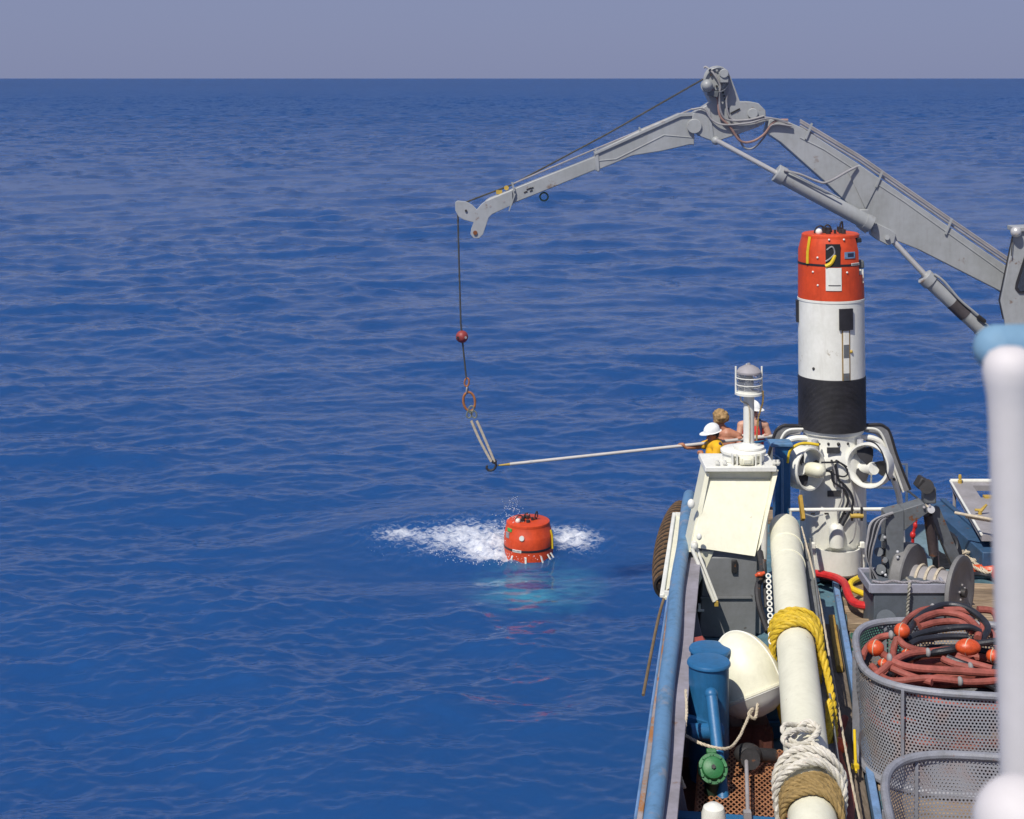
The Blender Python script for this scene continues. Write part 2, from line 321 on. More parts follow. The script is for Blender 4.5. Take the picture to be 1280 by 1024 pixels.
# ================================================================== SEA
BUOY = PZ(660.5, 700, 0.0)
def build_sea():
    dl = [7.0]
    while dl[-1] < 14000:
        q = dl[-1]; dl.append(q + (.35 if q < 16.5 else min(max(q * q / (H * F) * 1.2, .032), 1.1) if q < 620 else (q - 620) * .003 + 1.1 if q < 1500 else (q - 1500) * .02 + 3.74))
    d = np.array(dl)
    tin = np.tan(np.linspace(-R(20.5), R(20.5), 620))
    tl = np.tan(np.linspace(-R(72), -R(20.8), 50)); t = np.concatenate([tl, tin, -tl[::-1]])
    X = d[:, None] * t[None, :]; Y = np.repeat(d[:, None], len(t), 1)
    dd = np.abs(np.gradient(d))[:, None]
    z = np.zeros_like(X); dx = np.zeros_like(X); dy = np.zeros_like(X)
    NW = 190
    Ls = np.exp(rng.uniform(np.log(.24), np.log(11), NW)); base = R(-86)
    gust = 1 + .28 * np.sin(X * .21 + 1.3 * np.sin(Y * .13)) * np.sin(Y * .17 + .8 * np.sin(X * .11 + 2)) + .18 * np.sin(X * .07 - Y * .05 + 1)
    th = base + rng.normal(0, 1, NW) * R(32) * np.where(Ls > 5, .75, 1.1)
    ph = rng.uniform(0, 2 * np.pi, NW)
    for L, a, p in zip(Ls, th, ph):
        k = 2 * np.pi / L; slope = .0262 * (.5 if L > 5 else .8 if L > 2.2 else 1.0 if L > 1 else 1.2)
        amp = slope / k
        fade = np.clip((L / (dd * np.abs(math.sin(a)) + 1e-6) - 2.0) / 1.6, 0, 1); fade = fade * fade * (3 - 2 * fade)
        if fade.max() <= 0: continue
        rows = np.where(fade[:, 0] > 0)[0]; r1 = rows.max() + 1
        q = k * (math.cos(a) * X[:r1] + math.sin(a) * Y[:r1]) + p
        fa = (amp * fade[:r1]) * (gust[:r1] if L < 5 else 1) * (1 + 1.1 * np.clip((Y[:r1] - 50) / 260, 0, 1) if 1.5 < L < 8 else 1)
        if .35 < L < 7 and p > 5.0:            # a few peaked crests
            c_ = np.abs(np.sin(q * .5)); z[:r1] += fa * (1.15 - 1.8 * c_)
        elif L < 7:                            # wind waves: steep on the face they run towards, gentle behind
            z[:r1] += fa * .9 * np.cos(q - .75 * np.cos(q))
        else: z[:r1] += fa * np.cos(q)
        s = fa * np.sin(q) * .6
        dx[:r1] -= math.cos(a) * s; dy[:r1] -= math.sin(a) * s
    # the splash round the buoy
    ex = X - BUOY.x; ey = Y - (BUOY.y + .15)
    def blob(cx, cy, rx, ry): return np.clip(1 - np.sqrt(((ex - cx) / rx) ** 2 + ((ey - cy) / ry) ** 2), 0, 1)
    foam = np.maximum.reduce([blob(-1.25, .95, 2.75, 1.75) * .85, blob(-.62, .35, 1.2, .85) * 1.6, blob(.85, .85, 1.15, 1.2) * .95, blob(-.1, .55, .8, .8) * 1.5, blob(-2.45, 1.1, 1.7, 1.0) * .78])
    foam = np.clip(foam * 1.25, 0, 1)
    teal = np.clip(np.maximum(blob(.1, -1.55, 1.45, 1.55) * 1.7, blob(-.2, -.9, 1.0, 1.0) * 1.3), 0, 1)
    nzl = (np.sin(ex * 9.1 + 1.3 * np.sin(ey * 5.3)) * np.sin(ey * 11.7 + 1.7 * np.sin(ex * 6.1)) + .6 * np.sin(ex * 23 + ey * 17) * np.sin(ey * 29 - ex * 13))
    near = (np.abs(ex) < 5) & (np.abs(ey) < 4)
    calm = np.clip(blob(-.8, .6, 6.0, 4.2) * 2.0, 0, 1); calm = calm * calm * (3 - 2 * calm)
    z = z * (1 - .72 * calm) + calm * .10 * np.clip(ey, -1.0, 2.0) * np.clip(1.6 - np.abs(ex + .8) / 4, 0, 1)
    z += np.where(near, foam * (nzl * .05 + .03) + blob(-.7, .5, .6, .5) * .22, 0)
    V = np.stack([X + dx, Y + dy, z], -1).reshape(-1, 3)
    nr, nc = X.shape; idx = np.arange(nr * nc).reshape(nr, nc)
    Fq = np.stack([idx[:-1, :-1], idx[:-1, 1:], idx[1:, 1:], idx[1:, :-1]], -1).reshape(-1, 4)
    me = bpy.data.meshes.new('sea'); me.vertices.add(len(V)); me.vertices.foreach_set('co', V.astype(np.float32).ravel())
    me.loops.add(Fq.size); me.loops.foreach_set('vertex_index', Fq.astype(np.int32).ravel())
    me.polygons.add(len(Fq)); me.polygons.foreach_set('loop_start', np.arange(0, Fq.size, 4, dtype=np.int32))
    me.polygons.foreach_set('use_smooth', np.ones(len(Fq), bool)); me.update(calc_edges=True)
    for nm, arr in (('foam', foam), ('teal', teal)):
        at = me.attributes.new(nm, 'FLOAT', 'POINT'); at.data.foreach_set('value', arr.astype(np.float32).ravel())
    o = bpy.data.objects.new('sea', me); col.objects.link(o); tag(o, kind='structure')
    m = bpy.data.materials.new('sea_water'); m.use_nodes = True; n = m.node_tree; b = n.nodes['Principled BSDF']; L = n.links.new
    me.materials.append(m)
    tc = n.nodes.new('ShaderNodeTexCoord')
    def noise(scale, sx=1., sy=1., det=3, ro=.5):
        mp = n.nodes.new('ShaderNodeMapping'); mp.inputs['Scale'].default_value = (sx, sy, 1); L(tc.outputs['Object'], mp.inputs[0])
        x = n.nodes.new('ShaderNodeTexNoise'); x.inputs['Scale'].default_value = scale; x.inputs['Detail'].default_value = det; x.inputs['Roughness'].default_value = ro
        L(mp.outputs[0], x.inputs[0]); return x.outputs[0]
    def math_(op, a, v, c=None):
        x = n.nodes.new('ShaderNodeMath'); x.operation = op
        for i, q in enumerate((a, v, c)):
            if q is None: continue
            if isinstance(q, (int, float)): x.inputs[i].default_value = q
            else: L(q, x.inputs[i])
        return x.outputs[0]
    # fine ripples everywhere; broader bump takes over where the mesh can no longer carry the waves
    sep = n.nodes.new('ShaderNodeSeparateXYZ'); L(tc.outputs['Object'], sep.inputs[0])
    far = n.nodes.new('ShaderNodeMapRange'); far.inputs[1].default_value = 120; far.inputs[2].default_value = 420; L(sep.outputs[1], far.inputs[0])
    far2 = n.nodes.new('ShaderNodeMapRange'); far2.inputs[1].default_value = 700; far2.inputs[2].default_value = 1800; L(sep.outputs[1], far2.inputs[0])
    h = math_('MULTIPLY', noise(3.4, .45, 1, 3, .5), .010)
    h = math_('MULTIPLY_ADD', noise(13, .45, 1, 2, .5), .0022, h)
    h = math_('ADD', math_('MULTIPLY', math_('MULTIPLY', noise(.8, .5, 1, 4), .35), far.outputs[0]), h)
    h = math_('ADD', math_('MULTIPLY', math_('MULTIPLY', noise(.13, .6, 1, 6, .65), 3.0), far2.outputs[0]), h)
    bp = n.nodes.new('ShaderNodeBump'); bp.inputs['Strength'].default_value = 1.0; bp.inputs['Distance'].default_value = 1.0
    L(h, bp.inputs['Height']); L(bp.outputs[0], b.inputs['Normal'])
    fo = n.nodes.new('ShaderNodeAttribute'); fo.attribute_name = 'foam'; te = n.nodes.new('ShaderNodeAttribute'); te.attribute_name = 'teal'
    f1 = noise(3.0, .7, 1.5, 8, .72); f2 = noise(17, .8, 1.5, 4, .65)
    lace = math_('SUBTRACT', 1.0, math_('MULTIPLY', math_('ABSOLUTE', math_('SUBTRACT', noise(4.2, .8, 1.3, 6, .6), .5), None), 5.0))
    fn = math_('ADD', math_('MULTIPLY', lace, .42), math_('ADD', math_('MULTIPLY', f1, .9), math_('MULTIPLY', f2, .5)))
    fm = math_('SUBTRACT', math_('MULTIPLY_ADD', fo.outputs['Fac'], 1.0, fn), 1.56)
    fr = n.nodes.new('ShaderNodeMapRange'); fr.inputs[1].default_value = 0.02; fr.inputs[2].default_value = .85; L(fm, fr.inputs[0])
    gate = n.nodes.new('ShaderNodeMapRange'); gate.inputs[1].default_value = .02; gate.inputs[2].default_value = .16; L(fo.outputs['Fac'], gate.inputs[0])
    fmask = math_('MULTIPLY', fr.outputs[0], gate.outputs[0])
    c0 = n.nodes.new('ShaderNodeMix'); c0.data_type = 'RGBA'; c0.inputs[6].default_value = (.010, .052, .170, 1); c0.inputs[7].default_value = (.014, .067, .206, 1)
    L(noise(.05, 1, 1, 4), c0.inputs[0])
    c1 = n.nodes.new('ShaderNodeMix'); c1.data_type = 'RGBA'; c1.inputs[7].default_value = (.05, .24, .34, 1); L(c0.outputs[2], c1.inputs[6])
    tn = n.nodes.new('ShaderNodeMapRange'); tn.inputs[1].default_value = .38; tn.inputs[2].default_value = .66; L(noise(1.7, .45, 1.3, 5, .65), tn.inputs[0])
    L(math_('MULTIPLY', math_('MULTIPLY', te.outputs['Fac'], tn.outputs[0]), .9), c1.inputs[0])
    c2 = n.nodes.new('ShaderNodeMix'); c2.data_type = 'RGBA'; c2.inputs[7].default_value = (.82, .83, .84, 1); L(c1.outputs[2], c2.inputs[6]); L(fmask, c2.inputs[0])
    L(c2.outputs[2], b.inputs['Base Color']); b.inputs['IOR'].default_value = 1.37; b.subsurface_method = 'BURLEY'; L(math_('SUBTRACT', 1.0, fmask), b.inputs['Subsurface Weight']); b.inputs['Subsurface Radius'].default_value = (.6, .8, 1); b.inputs['Subsurface Scale'].default_value = 2.5
    rg = n.nodes.new('ShaderNodeMapRange'); rg.inputs[4].default_value = .8; L(fmask, rg.inputs[0]); L(rg.outputs[0], b.inputs['Roughness'])
    ur = n.nodes.new('ShaderNodeMapRange'); ur.inputs[1].default_value = 1.62; ur.inputs[2].default_value = 2.95; ur.inputs[3].default_value = .06; ur.inputs[4].default_value = .36   # waves too small for the mesh act as roughness
    L(math_('LOGARITHM', math_('MAXIMUM', sep.outputs[1], 1.0), 10.0), ur.inputs[0]); L(ur.outputs[0], rg.inputs[3])
    return o
build_sea()
# spray thrown up behind the buoy and froth lumps
sp = MB()
def drop(c, r):
    c = Vector(c); vs = [c + Vector(q) * r for q in ((1, 0, 0), (-1, 0, 0), (0, 1, 0), (0, -1, 0), (0, 0, 1.2), (0, 0, -1.2))]
    sp.add(vs, [(0, 2, 4), (2, 1, 4), (1, 3, 4), (3, 0, 4), (2, 0, 5), (1, 2, 5), (3, 1, 5), (0, 3, 5)])
for i in range(240):
    t = random.random() ** 1.4; hgt = t * .72
    drop(BUOY + Vector((-.32 + random.gauss(0, .07 + .16 * (1 - t)), .35 + random.gauss(0, .12), .35 + hgt + random.gauss(0, .04))), random.uniform(.003, .011) * (1.2 - .5 * t))
for i in range(420):
    a = random.uniform(0, 2 * math.pi); q = random.random() ** .6
    x = -.75 + math.cos(a) * q * 1.2; y = .3 + math.sin(a) * q * .85
    drop(BUOY + Vector((x, y, .05 + abs(random.gauss(0, .11)) * (1 - .6 * q))), random.uniform(.003, .010))
for i in range(160):
    x = random.uniform(-3.3, 1.5); drop(BUOY + Vector((x, random.gauss(.9, .5), .06 + abs(random.gauss(0, .06)))), random.uniform(.003, .006))
SPRAY = M('white_spray', (.85, .86, .88), .5, var=.05, bump=0)
tag(sp.build('spray', SPRAY, smooth=0), 'white spray and froth thrown up beside the floating orange buoy', 'spray', kind='stuff')
# ================================================================== SHIP
VS = 26.0                                  # the ship's end
m = MB()                                   # hull: sides with a slight flare, closed end
sec = lambda v: [SH(0.0, v, 1.97), SH(-.06, v, 1.2), SH(.25, v, -1.4), SH(10.8, v, -1.4), SH(11.06, v, 1.2), SH(11.0, v, 1.97)]
A, B = sec(-6), sec(VS)
m.add(A + B, [(i, (i + 1) % 6, (i + 1) % 6 + 6, i + 6) for i in range(6)] + [(5, 4, 3, 2, 1, 0), (6, 7, 8, 9, 10, 11)])
tag(m.build('ship_hull', HULLB, smooth=0, loc=SH(0, 0, 0)), kind='structure')
m = MB(); m.sbox(0.02, 10.98, -5.9, VS - .02, 1.90, 1.985)
deck = m.build('deck', STEELDK, smooth=0, loc=SH(0, 0, 0)); tag(deck, kind='structure')
# weathered planks laid across the deck, every one of its own
pm = None; PW = .235
for i in range(44):
    v = 12.15 + i * .25
    if v > 23.1: break
    if pm is None:
        q = MB(); q.box((0, 0, 0), (8.4, PW, .045)); po = q.build('plank', WOOD, None, smooth=0, bevel=.008, loc=(0, 0, 0)); pm = po
        ob = po
    else:
        ob = pm.copy(); col.objects.link(ob)
    ob.parent = deck; du = random.uniform(-.05, .05)
    ob.location = SH(2.14 + 4.2 + du * .2, v, DK - .0225 + random.uniform(-.007, .004)) - SH(0, 0, 0)
    ob.rotation_euler = (random.uniform(-.012, .012), 0, -YAW + random.uniform(-.002, .002))
# kerb of the waterway and the timber sleeper beside it
k = thing('deck_kerb', SH(2.0, 12, 1.985), 'pale blue steel kerb along the edge of the plank deck', 'kerb')
m = MB(); m.sbox(2.02, 2.10, 8, 23.3, 1.985, 2.12); m.build('kerb_bar', LBLUE, k, bevel=.01)
m = MB(); m.sbox(1.80, 2.0, 8, 20.9, 1.985, 2.07); m.build('sleeper', M('grey_timber', (.16, .125, .095), .8, var=.45, scale=3, stretch=(8, 1, 8)), k, bevel=.015)
m = MB(); m.sbox(1.88, 1.96, 19.2, 21.0, 2.071, 2.16); m.build('yellow_pad', M('ochre_paint', (.36, .22, .04), .7, var=.35, scale=7), k, bevel=.01)
# bulwark on the port side
b = thing('bulwark', SH(0, 12, 1.985), 'long bulwark topped by a worn blue pipe rail beside the sea', 'bulwark')
m = MB(); m.sbox(-.05, .0, 2, 22.6, 1.5, 3.03); m.build('plate', MAUVE, b)
rl = []
for i in range(60):
    v = 2 + i * (23.1 - 2) / 59; rl.append(SH(-.06 + .055 * max(0, min(1, (19 - v) / 6)) + .008 * math.sin(v * 1.9), v, 3.10 + .012 * math.sin(v * 2.3)))
rl.append(SH(-.04, 23.3, 3.02)); m = MB(); m.tube(rl, [.072 + .018 * min(1, i / 45) for i in range(len(rl))], 16); m.build('rail', RAILB, b)
m = MB(); m.sbox(.0, .19, 2, 22.5, 3.0, 3.035); m.build('cap_strip', MAUVE, b, bevel=.006)
m = MB(); m.sbox(-.16, -.105, 2, 18.7, 2.96, 3.0); m.build('outer_ledge', RUSTS, b, bevel=.01)
m = MB(); m.tube([SH(-.17, 2, 2.99), SH(-.17, 18.8, 2.99), SH(-.15, 19.3, 3.0)], .016, 8); m.build('ledge_bead', LBLUE, b)
for v in [8.2, 10, 11.8, 13.4, 15.0, 16.6, 18.2, 19.8]:
    m = MB(); m.prism([SH(.003, v, 2.98), SH(.003, v, 1.99), SH(.30, v, 1.99), SH(.24, v, 2.1), SH(.07, v, 2.9)], EV * .03); m.build('stay', MAUVE, b)
m = MB(); m.tube(cr([SH(.03, 18.6, 2.86), SH(.12, 18.6, 2.86), SH(.15, 18.62, 2.78), SH(.08, 18.66, 2.7)], 5), .022, 8); m.build('bracket', DARK, b)
# rope fender over the side, white board and bent pipe beside it
f = thing('rope_fender', SH(-.32, 21, 2.6), 'dark brown bound rope fender hung along the outside of the rail', 'fender')
NR = 40; ring = MB(); ring2 = MB()
for i in range(NR):
    t = i / (NR - 1); v = 20.1 + 3.2 * t; rr = .215 * (math.sin(math.pi * min(1, .10 + t * .86)) ** .45) + .02
    c = SH(-.25 + .05 * t, v, 2.72 + .12 * t)
    (ring if i % 2 else ring2).torus(c, rr, .030 if i % 2 else .024, basis(EV), n=22, k=6)
core = MB(); core.tube([SH(-.25 + .05 * t, 20.1 + 3.2 * t, 2.72 + .12 * t) for t in np.linspace(0, 1, 14)], [.20 * (math.sin(math.pi * min(1, .10 + t * .86)) ** .45) for t in np.linspace(0, 1, 14)], 18)
tag(ring2.build('dark_binding', TAR, f), kind='stuff'); core.build('core', TAR, f); ro = ring.build('rope_binding', M('binding_rope', (.13, .075, .038), .9, var=.5, scale=18, rust=.3, rustcol=(.05, .03, .02)), f); tag(ro, kind='stuff')
wb = thing('boarding_board', SH(-.2, 20, 3.0), 'narrow white slotted board lashed between the rope fender and the rail', 'board')
for du in (-.075, .06):
    m = MB(); m.bar(SH(-.17 + du, 18.9, 3.0), SH(-.17 + du, 22.2, 3.08), .055, .05); m.build('stile', WHITE, wb, bevel=.012)
m = MB(); m.bar(SH(-.178, 18.9, 2.975), SH(-.178, 22.2, 3.055), .10, .03); m.build('web', CREAM, wb)
for v in (18.95, 22.1):
    m = MB(); m.bar(SH(-.222, v, 3.02 + (v - 18.9) * .024), SH(-.132, v, 3.02 + (v - 18.9) * .024), .05, .06); m.build('end_block', WHITE, wb)
m = MB(); m.tube(cr([SH(-.12, 19.15, 3.02), SH(-.2, 19.0, 3.0), SH(-.27, 18.6, 2.84), SH(-.33, 17.9, 2.6), SH(-.37, 17.3, 2.42)], 6), .019, 8)
tag(m.build('bent_pipe', M('brown_pipe', (.17, .12, .07), .7, var=.3, rust=.2)), 'thin rusty bent pipe hanging over the side below the rope fender', 'pipe')
# ------------------------------------------------------------------ grey housing with white hood and lantern
D0 = 20.085
h = thing('hood_housing', P(905, 790, D0), 'grey steel housing with a sloped cream hood panel beside the rail', 'housing')
L0, R0 = P(874, 690, D0), P(945, 690, D0)
m = MB(); xl, xr = L0.x, R0.x
def quad_prism(xl0, xr0, xl1, xr1, y0, y1, z0, z1, back):
    return [Vector((xl0, y0, z0)), Vector((xr0, y0, z0)), Vector((xr1, y1, z1)), Vector((xl1, y1, z1)),
            Vector((xl0, y0 + back, z0)), Vector((xr0, y0 + back, z0)), Vector((xr1, y1 + back, z1)), Vector((xl1, y1 + back, z1))]
QF = [(0, 1, 2, 3), (7, 6, 5, 4), (0, 4, 5, 1), (1, 5, 6, 2), (2, 6, 7, 3), (3, 7, 4, 0)]
m.add(quad_prism(xl, xr, xl + .06, xr + .02, D0, D0 + .02, DK - .04, 3.045, 1.0), QF); m.build('base', GREYB, h, bevel=.015)
m = MB(); m.box((xr + .045, D0 + .45, 2.65), (.08, .7, 1.3)); m.build('side_duct', GREYB, h, bevel=.01)
m = MB(); m.box((.5 * (xl + xr) + .09, D0 + .0, 2.93), (.075, .05, .17)); m.build('handle_slot', DARK, h, bevel=.01)
m = MB(); m.box((.5 * (xl + xr) - .02, D0 - .012, 2.52), (xr - xl - .08, .02, .02)); m.build('seam_flange', GREYB, h)
# cream hood: two cheeks, sloped panel, roof slab
pz = lambda x, y, d: P(x, y, d)
d1, d2 = 20.05, 20.55
hd = MB()
pan = [pz(864, 684, d1), pz(944, 696, d1), pz(964, 601, d2), pz(885, 600, d2)]
hd.prism(pan, (0, .03, .012)); panel = hd.build('sloped_panel', CREAM, h, bevel=.006)
m = MB(); m.prism([pz(947, 690, d1 + .02), pz(952, 678, d1 + .02), pz(973, 588, d2 - .03), pz(967, 590, d2 - .03)], (0, .5, 0)); m.build('cheek', CREAM, h)
m = MB(); m.prism([pz(861, 690, d1 + .02), pz(882, 590, d2 - .03), pz(887, 592, d2 - .03), pz(868, 690, d1 + .03)], (0, .5, 0)); m.build('cheek', CREAM, h)
m = MB(); m.box(((pz(884, 600, d2).x + pz(966, 600, d2).x) / 2, d2 + .10, pz(0, 596, d2).z), (.86, .10, .16)); m.build('lintel', CREAM, h)
rz0, rz1 = pz(0, 590, d2 - .08).z, pz(0, 583, d2 - .08).z
m = MB(); m.prism([pz(881, 590, d2 - .1), pz(971, 590, d2 - .1), pz(971, 584, d2 - .1), pz(882, 584, d2 - .1)], (0, .75, 0)); roof = m.build('roof_slab', WHITE, h, bevel=.008)
cx_, cz = pz(929, 575, 20.85).x, rz1
m = MB(); m.lathe([(0, 0), (.285, 0), (.285, .10), (.31, .105), (.31, .135), (.28, .152), (0, .16)], (cx_, 20.85, cz), n=40); drum = m.build('cap_drum', WHITE, h)
for dx in (-.19, -.13, .12, .19):
    m = MB(); m.box((cx_ + dx, 20.85 - .275, cz + .07), (.018, .10, .15)); m.build('hinge_rib', WHITE, h)
m = MB(); m.box((cx_ + .0, 20.85 - .30, cz + .06), (.20, .12, .12)); m.build('hatch_cover', CREAM, h, bevel=.03)
m = MB(); m.box((cx_ + .0, 20.85 - .365, cz + .06), (.11, .03, .07)); m.build('hatch_boss', CREAM, h, bevel=.02)
for dx in (-.40, -.30, .37, .42):
    m = MB(); m.cyl((cx_ + dx, d2 - .02, cz), (cx_ + dx, d2 - .02, cz + .07), .022, n=8); m.cyl((cx_ + dx, d2 - .02, cz + .02), (cx_ + dx, d2 - .02, cz + .045), .035, n=6); m.build('bolt', WHITE, h)
m = MB(); m.tube([pz(865, 686, 19.9), pz(893, 752, 19.75)], .026, 8); m.tube([pz(871, 686, 19.95), pz(896, 750, 19.8)], .02, 8); m.build('strut', WHITE, h)
m = MB(); m.box(pz(895, 754, 19.78), (.05, .08, .06)); m.build('strut_foot', GOLD, h)
m = MB(); m.prism([pz(866, 690, 20.1), pz(892, 690, 20.1), pz(872, 735, 20.1)], (0, .05, 0)); m.build('gusset', CREAM, h)
for q_, r_ in ((pz(868, 682, 19.92), .05), (pz(874, 671, 19.95), .035), (pz(864, 630, 20.2), .05)):
    m = MB(); m.sphere(q_, r_, (1, 1, 1.3)); m.build('knuckle_joint', WHITE, h)
m = MB(); m.tube([pz(874, 762, 20.1), pz(874, 755, 20.08)], .018); m.tube([pz(872, 763, 20.1), pz(880, 763, 20.1)], .02); m.build('toggle', WHITE, h)
# navigation lantern on its post
lp = Vector((pz(936, 560, 20.85).x, 20.85, cz + .16)); ztop = pz(0, 493, 20.85).z
la = thing('lantern_post', lp, 'white mast lantern with ribbed lens and wire guard on a stout white post', 'lantern')
m = MB(); m.lathe([(.0, .0), (.21, 0), (.21, .025), (.10, .05), (.075, .07), (.075, ztop - lp.z)], lp, n=24); m.build('post', WHITE, la)
lz = Vector((lp.x, lp.y, ztop)); lt = pz(0, 456, 20.85).z - ztop
m = MB(); m.lathe([(0, 0), (.185, 0), (.185, .03), (.15, .035), (.15, .07), (0, .07)], lz, n=28); m.build('base_ring', WHITE, la)
m = MB(); m.lathe([(.155, .07), (.16, .10), (.15, .12), (.163, .15), (.152, .18), (.165, .21), (.152, .24), (.16, .27), (.155, .30)], lz, n=28); m.build('lens', GLASS, la)
m = MB(); m.cyl(lz + UZ * .07, lz + UZ * .2, .045, n=12); m.sphere(lz + UZ * .22, .05); m.build('lamp_bulb', GLASSF, la)
m = MB(); m.lathe([(.168, .29), (.168, .315), (.135, .36), (.06, .40), (.025, .405), (.02, .43), (0, .43)], lz, n=28); m.build('top_cap', PALEG, la)
for a in (0, math.pi / 2, math.pi):
    q = lz + Vector((math.cos(a) * .178, math.sin(a) * .178, 0)); m = MB(); m.cyl(q, q + UZ * .385, .013, n=8); m.build('guard_bar', WHITE, la)
for zz in (.14, .235):
    m = MB(); m.torus(lz + UZ * zz, .178, .007, n=28, k=6); m.build('guard_ring', WHITE, la)
m = MB(); m.tube(cr([lz + Vector((-.12, -.05, 0)), lz + Vector((-.11, -.06, -.08)), lz + Vector((-.02, -.08, -.13)), lz + Vector((0, -.082, -.3)), lp + Vector((.0, -.082, .1))], 6), .011, 6); m.build('cable', TROPE, la)
m = MB(); m.rope(cr([lz + Vector((.185, -.05, .06)), lz + Vector((.18, -.06, -.1)), lz + Vector((.12, -.06, -.32)), lp + Vector((.09, -.1, .12))], 12), .014, n=5); m.build('halyard', MANILA, la)
# blue square post behind it
bp_ = thing('blue_post', P(983, 640, 21.9), 'blue steel post standing between the cream hood and the tall buoy', 'post')
c = P(977, 600, 21.9); m = MB(); m.box((c.x, 21.9, (DK + P(0, 556, 21.9).z) / 2), (.22, .22, P(0, 556, 21.9).z - DK)); m.build('column', BLUE, bp_, bevel=.012)
m = MB(); m.box((c.x - .02, 21.9, P(0, 556, 21.9).z + .025), (.32, .3, .05)); m.build('head_plate', RAILB, bp_, bevel=.01)
m = MB(); m.tube(cr([(c.x - .15, 21.74, 4.0), (c.x - .05, 21.72, 3.93), (c.x - .02, 21.74, 3.8), (c.x - .02, 21.74, 2.6)], 6), .02); m.build('conduit', RAILB, bp_)
# ------------------------------------------------------------------ long cream boom in its rests
PUz = 3.23; PR = .205
pp = thing('stowed_boom', SH(1.31, 12, DK), 'long cream painted boom pipe lying fore and aft, wrapped with ropes', 'boom')
m = MB(); m.cyl(SH(1.335, 6.5, PUz), SH(1.30, 21.2, PUz), PR, n=40); m.build('pipe', CREAM, pp)
for v in (17.4, 19.6, 20.3):
    m = MB(); m.torus(SH(1.31, v, PUz), PR + .002, .008, basis(EV), n=40, k=6); m.build('weld_band', CREAM, pp)
m = MB(); m.lathe([(PR, 0), (PR + .01, .02), (PR + .012, .65), (PR * .99, .66)], SH(1.30, 20.6, PUz), basis(EV, EU), n=24, a0=.05, a1=math.pi * .62); m.build('end_saddle', WHITE, pp)
for v in (9.5, 18.3):
    m = MB(); m.sbox(1.27, 1.35, v, v + .1, 1.985, PUz - PR + .02); m.sbox(1.08, 1.54, v - .02, v + .12, PUz - PR - .05, PUz - PR + .01); m.build('rest', BLUE, pp, bevel=.008)
# grey channel alongside
m = MB(); m.bar(SH(1.62, 13.2, 2.55), SH(1.60, 21.1, 3.02), .10, .12); m.bar(SH(1.66, 13.2, 2.60), SH(1.64, 21.1, 3.07), .025, .16)
tag(m.build('grey_channel', M('channel_grey', (.17, .175, .18), .55, var=.25, scale=4, rust=.2), bevel=.008), 'grey steel channel bar running alongside the cream boom', 'bar')
m = MB(); m.rope(cr([SH(1.52, 20.9, 3.35), SH(1.66, 19.4, 3.0), SH(1.72, 17.4, 2.8), SH(1.80, 15.2, 2.5), SH(1.92, 13.0, 2.3), SH(1.98, 11.5, 2.2)], 20), .013, n=5)
tag(m.build('mooring_line', TROPE), 'thin pale line running along the deck beside the cream boom', 'line')
# white chain-like line of eyelets along the left of the boom
m = MB()
for i in range(12):
    p = SH(1.05, 16.9 + i * .2, PUz + .02); m.torus(p, .026, .009, basis((0, -.8, .6)), n=14, k=6)
tag(m.build('eyelet_strip', WHITE), 'short row of small white rings along the left side of the cream boom', 'rings')
# rope coils hung on the boom
def coil(vc, n, rad, mat, droop, name, label, wid, seed, k=56, extra=0.0, nn=6, rr=None):
    rd = random.Random(seed); o = thing(name, SH(1.32, vc, PUz - .3), label, 'rope')
    for i in range(n):
        v = vc + (i / max(n - 1, 1) - .5) * wid; r0 = PR + rad * 1.05 + (rr or 0) * rd.random() + extra; dr = droop * rd.uniform(.75, 1.05); tw = rd.uniform(-.05, .05)
        pts = []
        for j in range(k):
            a = 2 * math.pi * j / k + math.pi; x = math.sin(a) * r0; z = math.cos(a) * r0
            low = max(0, -math.cos(a)); z -= low ** 1.3 * dr; x *= 1 + .03 * low * rd.uniform(.9, 1.1)
            pts.append(SH(1.32 + x, v + tw * math.sin(a) + .02 * math.sin(3 * a + i), PUz + z))
        mm = MB(); mm.rope(pts, rad, rad * 6.3, n=nn, closed=True); mm.build('turn', mat, o)
    return o
yc = coil(17.05, 6, .040, YROPE, .85, 'yellow_rope_coil', 'thick yellow rope coil looped over the middle of the cream boom', .36, 3, rr=.025)
m = MB(); m.rope(cr([SH(1.56, 16.9, PUz + .05), SH(1.66, 16.6, 2.9), SH(1.68, 16.2, 2.62), SH(1.63, 15.8, 2.5), SH(1.60, 15.6, 2.75), SH(1.62, 16.0, 3.0)], 16), .042, .27); m.build('hanging_bight', YROPE, yc)
wc = coil(13.55, 5, .034, WROPE, .55, 'white_rope_coil', 'white rope coil with red flecks tied round the near end of the cream boom', .30, 5, rr=.045, extra=.015)
kn = [SH(1.26 + .16 * math.sin(t * 2.3), 13.95 + .16 * math.cos(t * 1.7) + t * .012, PUz + PR + .07 + .05 * math.sin(t * 3.1)) for t in np.linspace(0, 5.5, 60)]
m = MB(); m.rope(kn, .026, .17); m.build('knot', WROPE, wc)
m = MB(); m.rope(cr([SH(1.15, 13.9, PUz + .2), SH(1.3, 14.1, PUz + .33), SH(1.42, 14.05, PUz + .3), SH(1.36, 13.9, PUz + .24), SH(1.55, 13.75, PUz + .15), SH(1.6, 13.5, PUz - .2)], 14), .026, .17); m.build('tail', WROPE, wc)
mc = coil(13.10, 7, .030, MANILA, .45, 'manila_rope_coil', 'brown manila rope coil wound round the near end of the cream boom', .30, 9, rr=.015)
m = MB()
for i in range(26):
    s0 = SH(1.62, 12.95, PUz - .22); e = s0 + Vector((random.uniform(.05, .2), random.uniform(-.1, .1), random.uniform(-.28, -.12))); m.tube([s0, (s0 + e) / 2 + Vector((0, 0, .03)), e], .009, 5)
m.build('frayed_end', MANILA, mc)
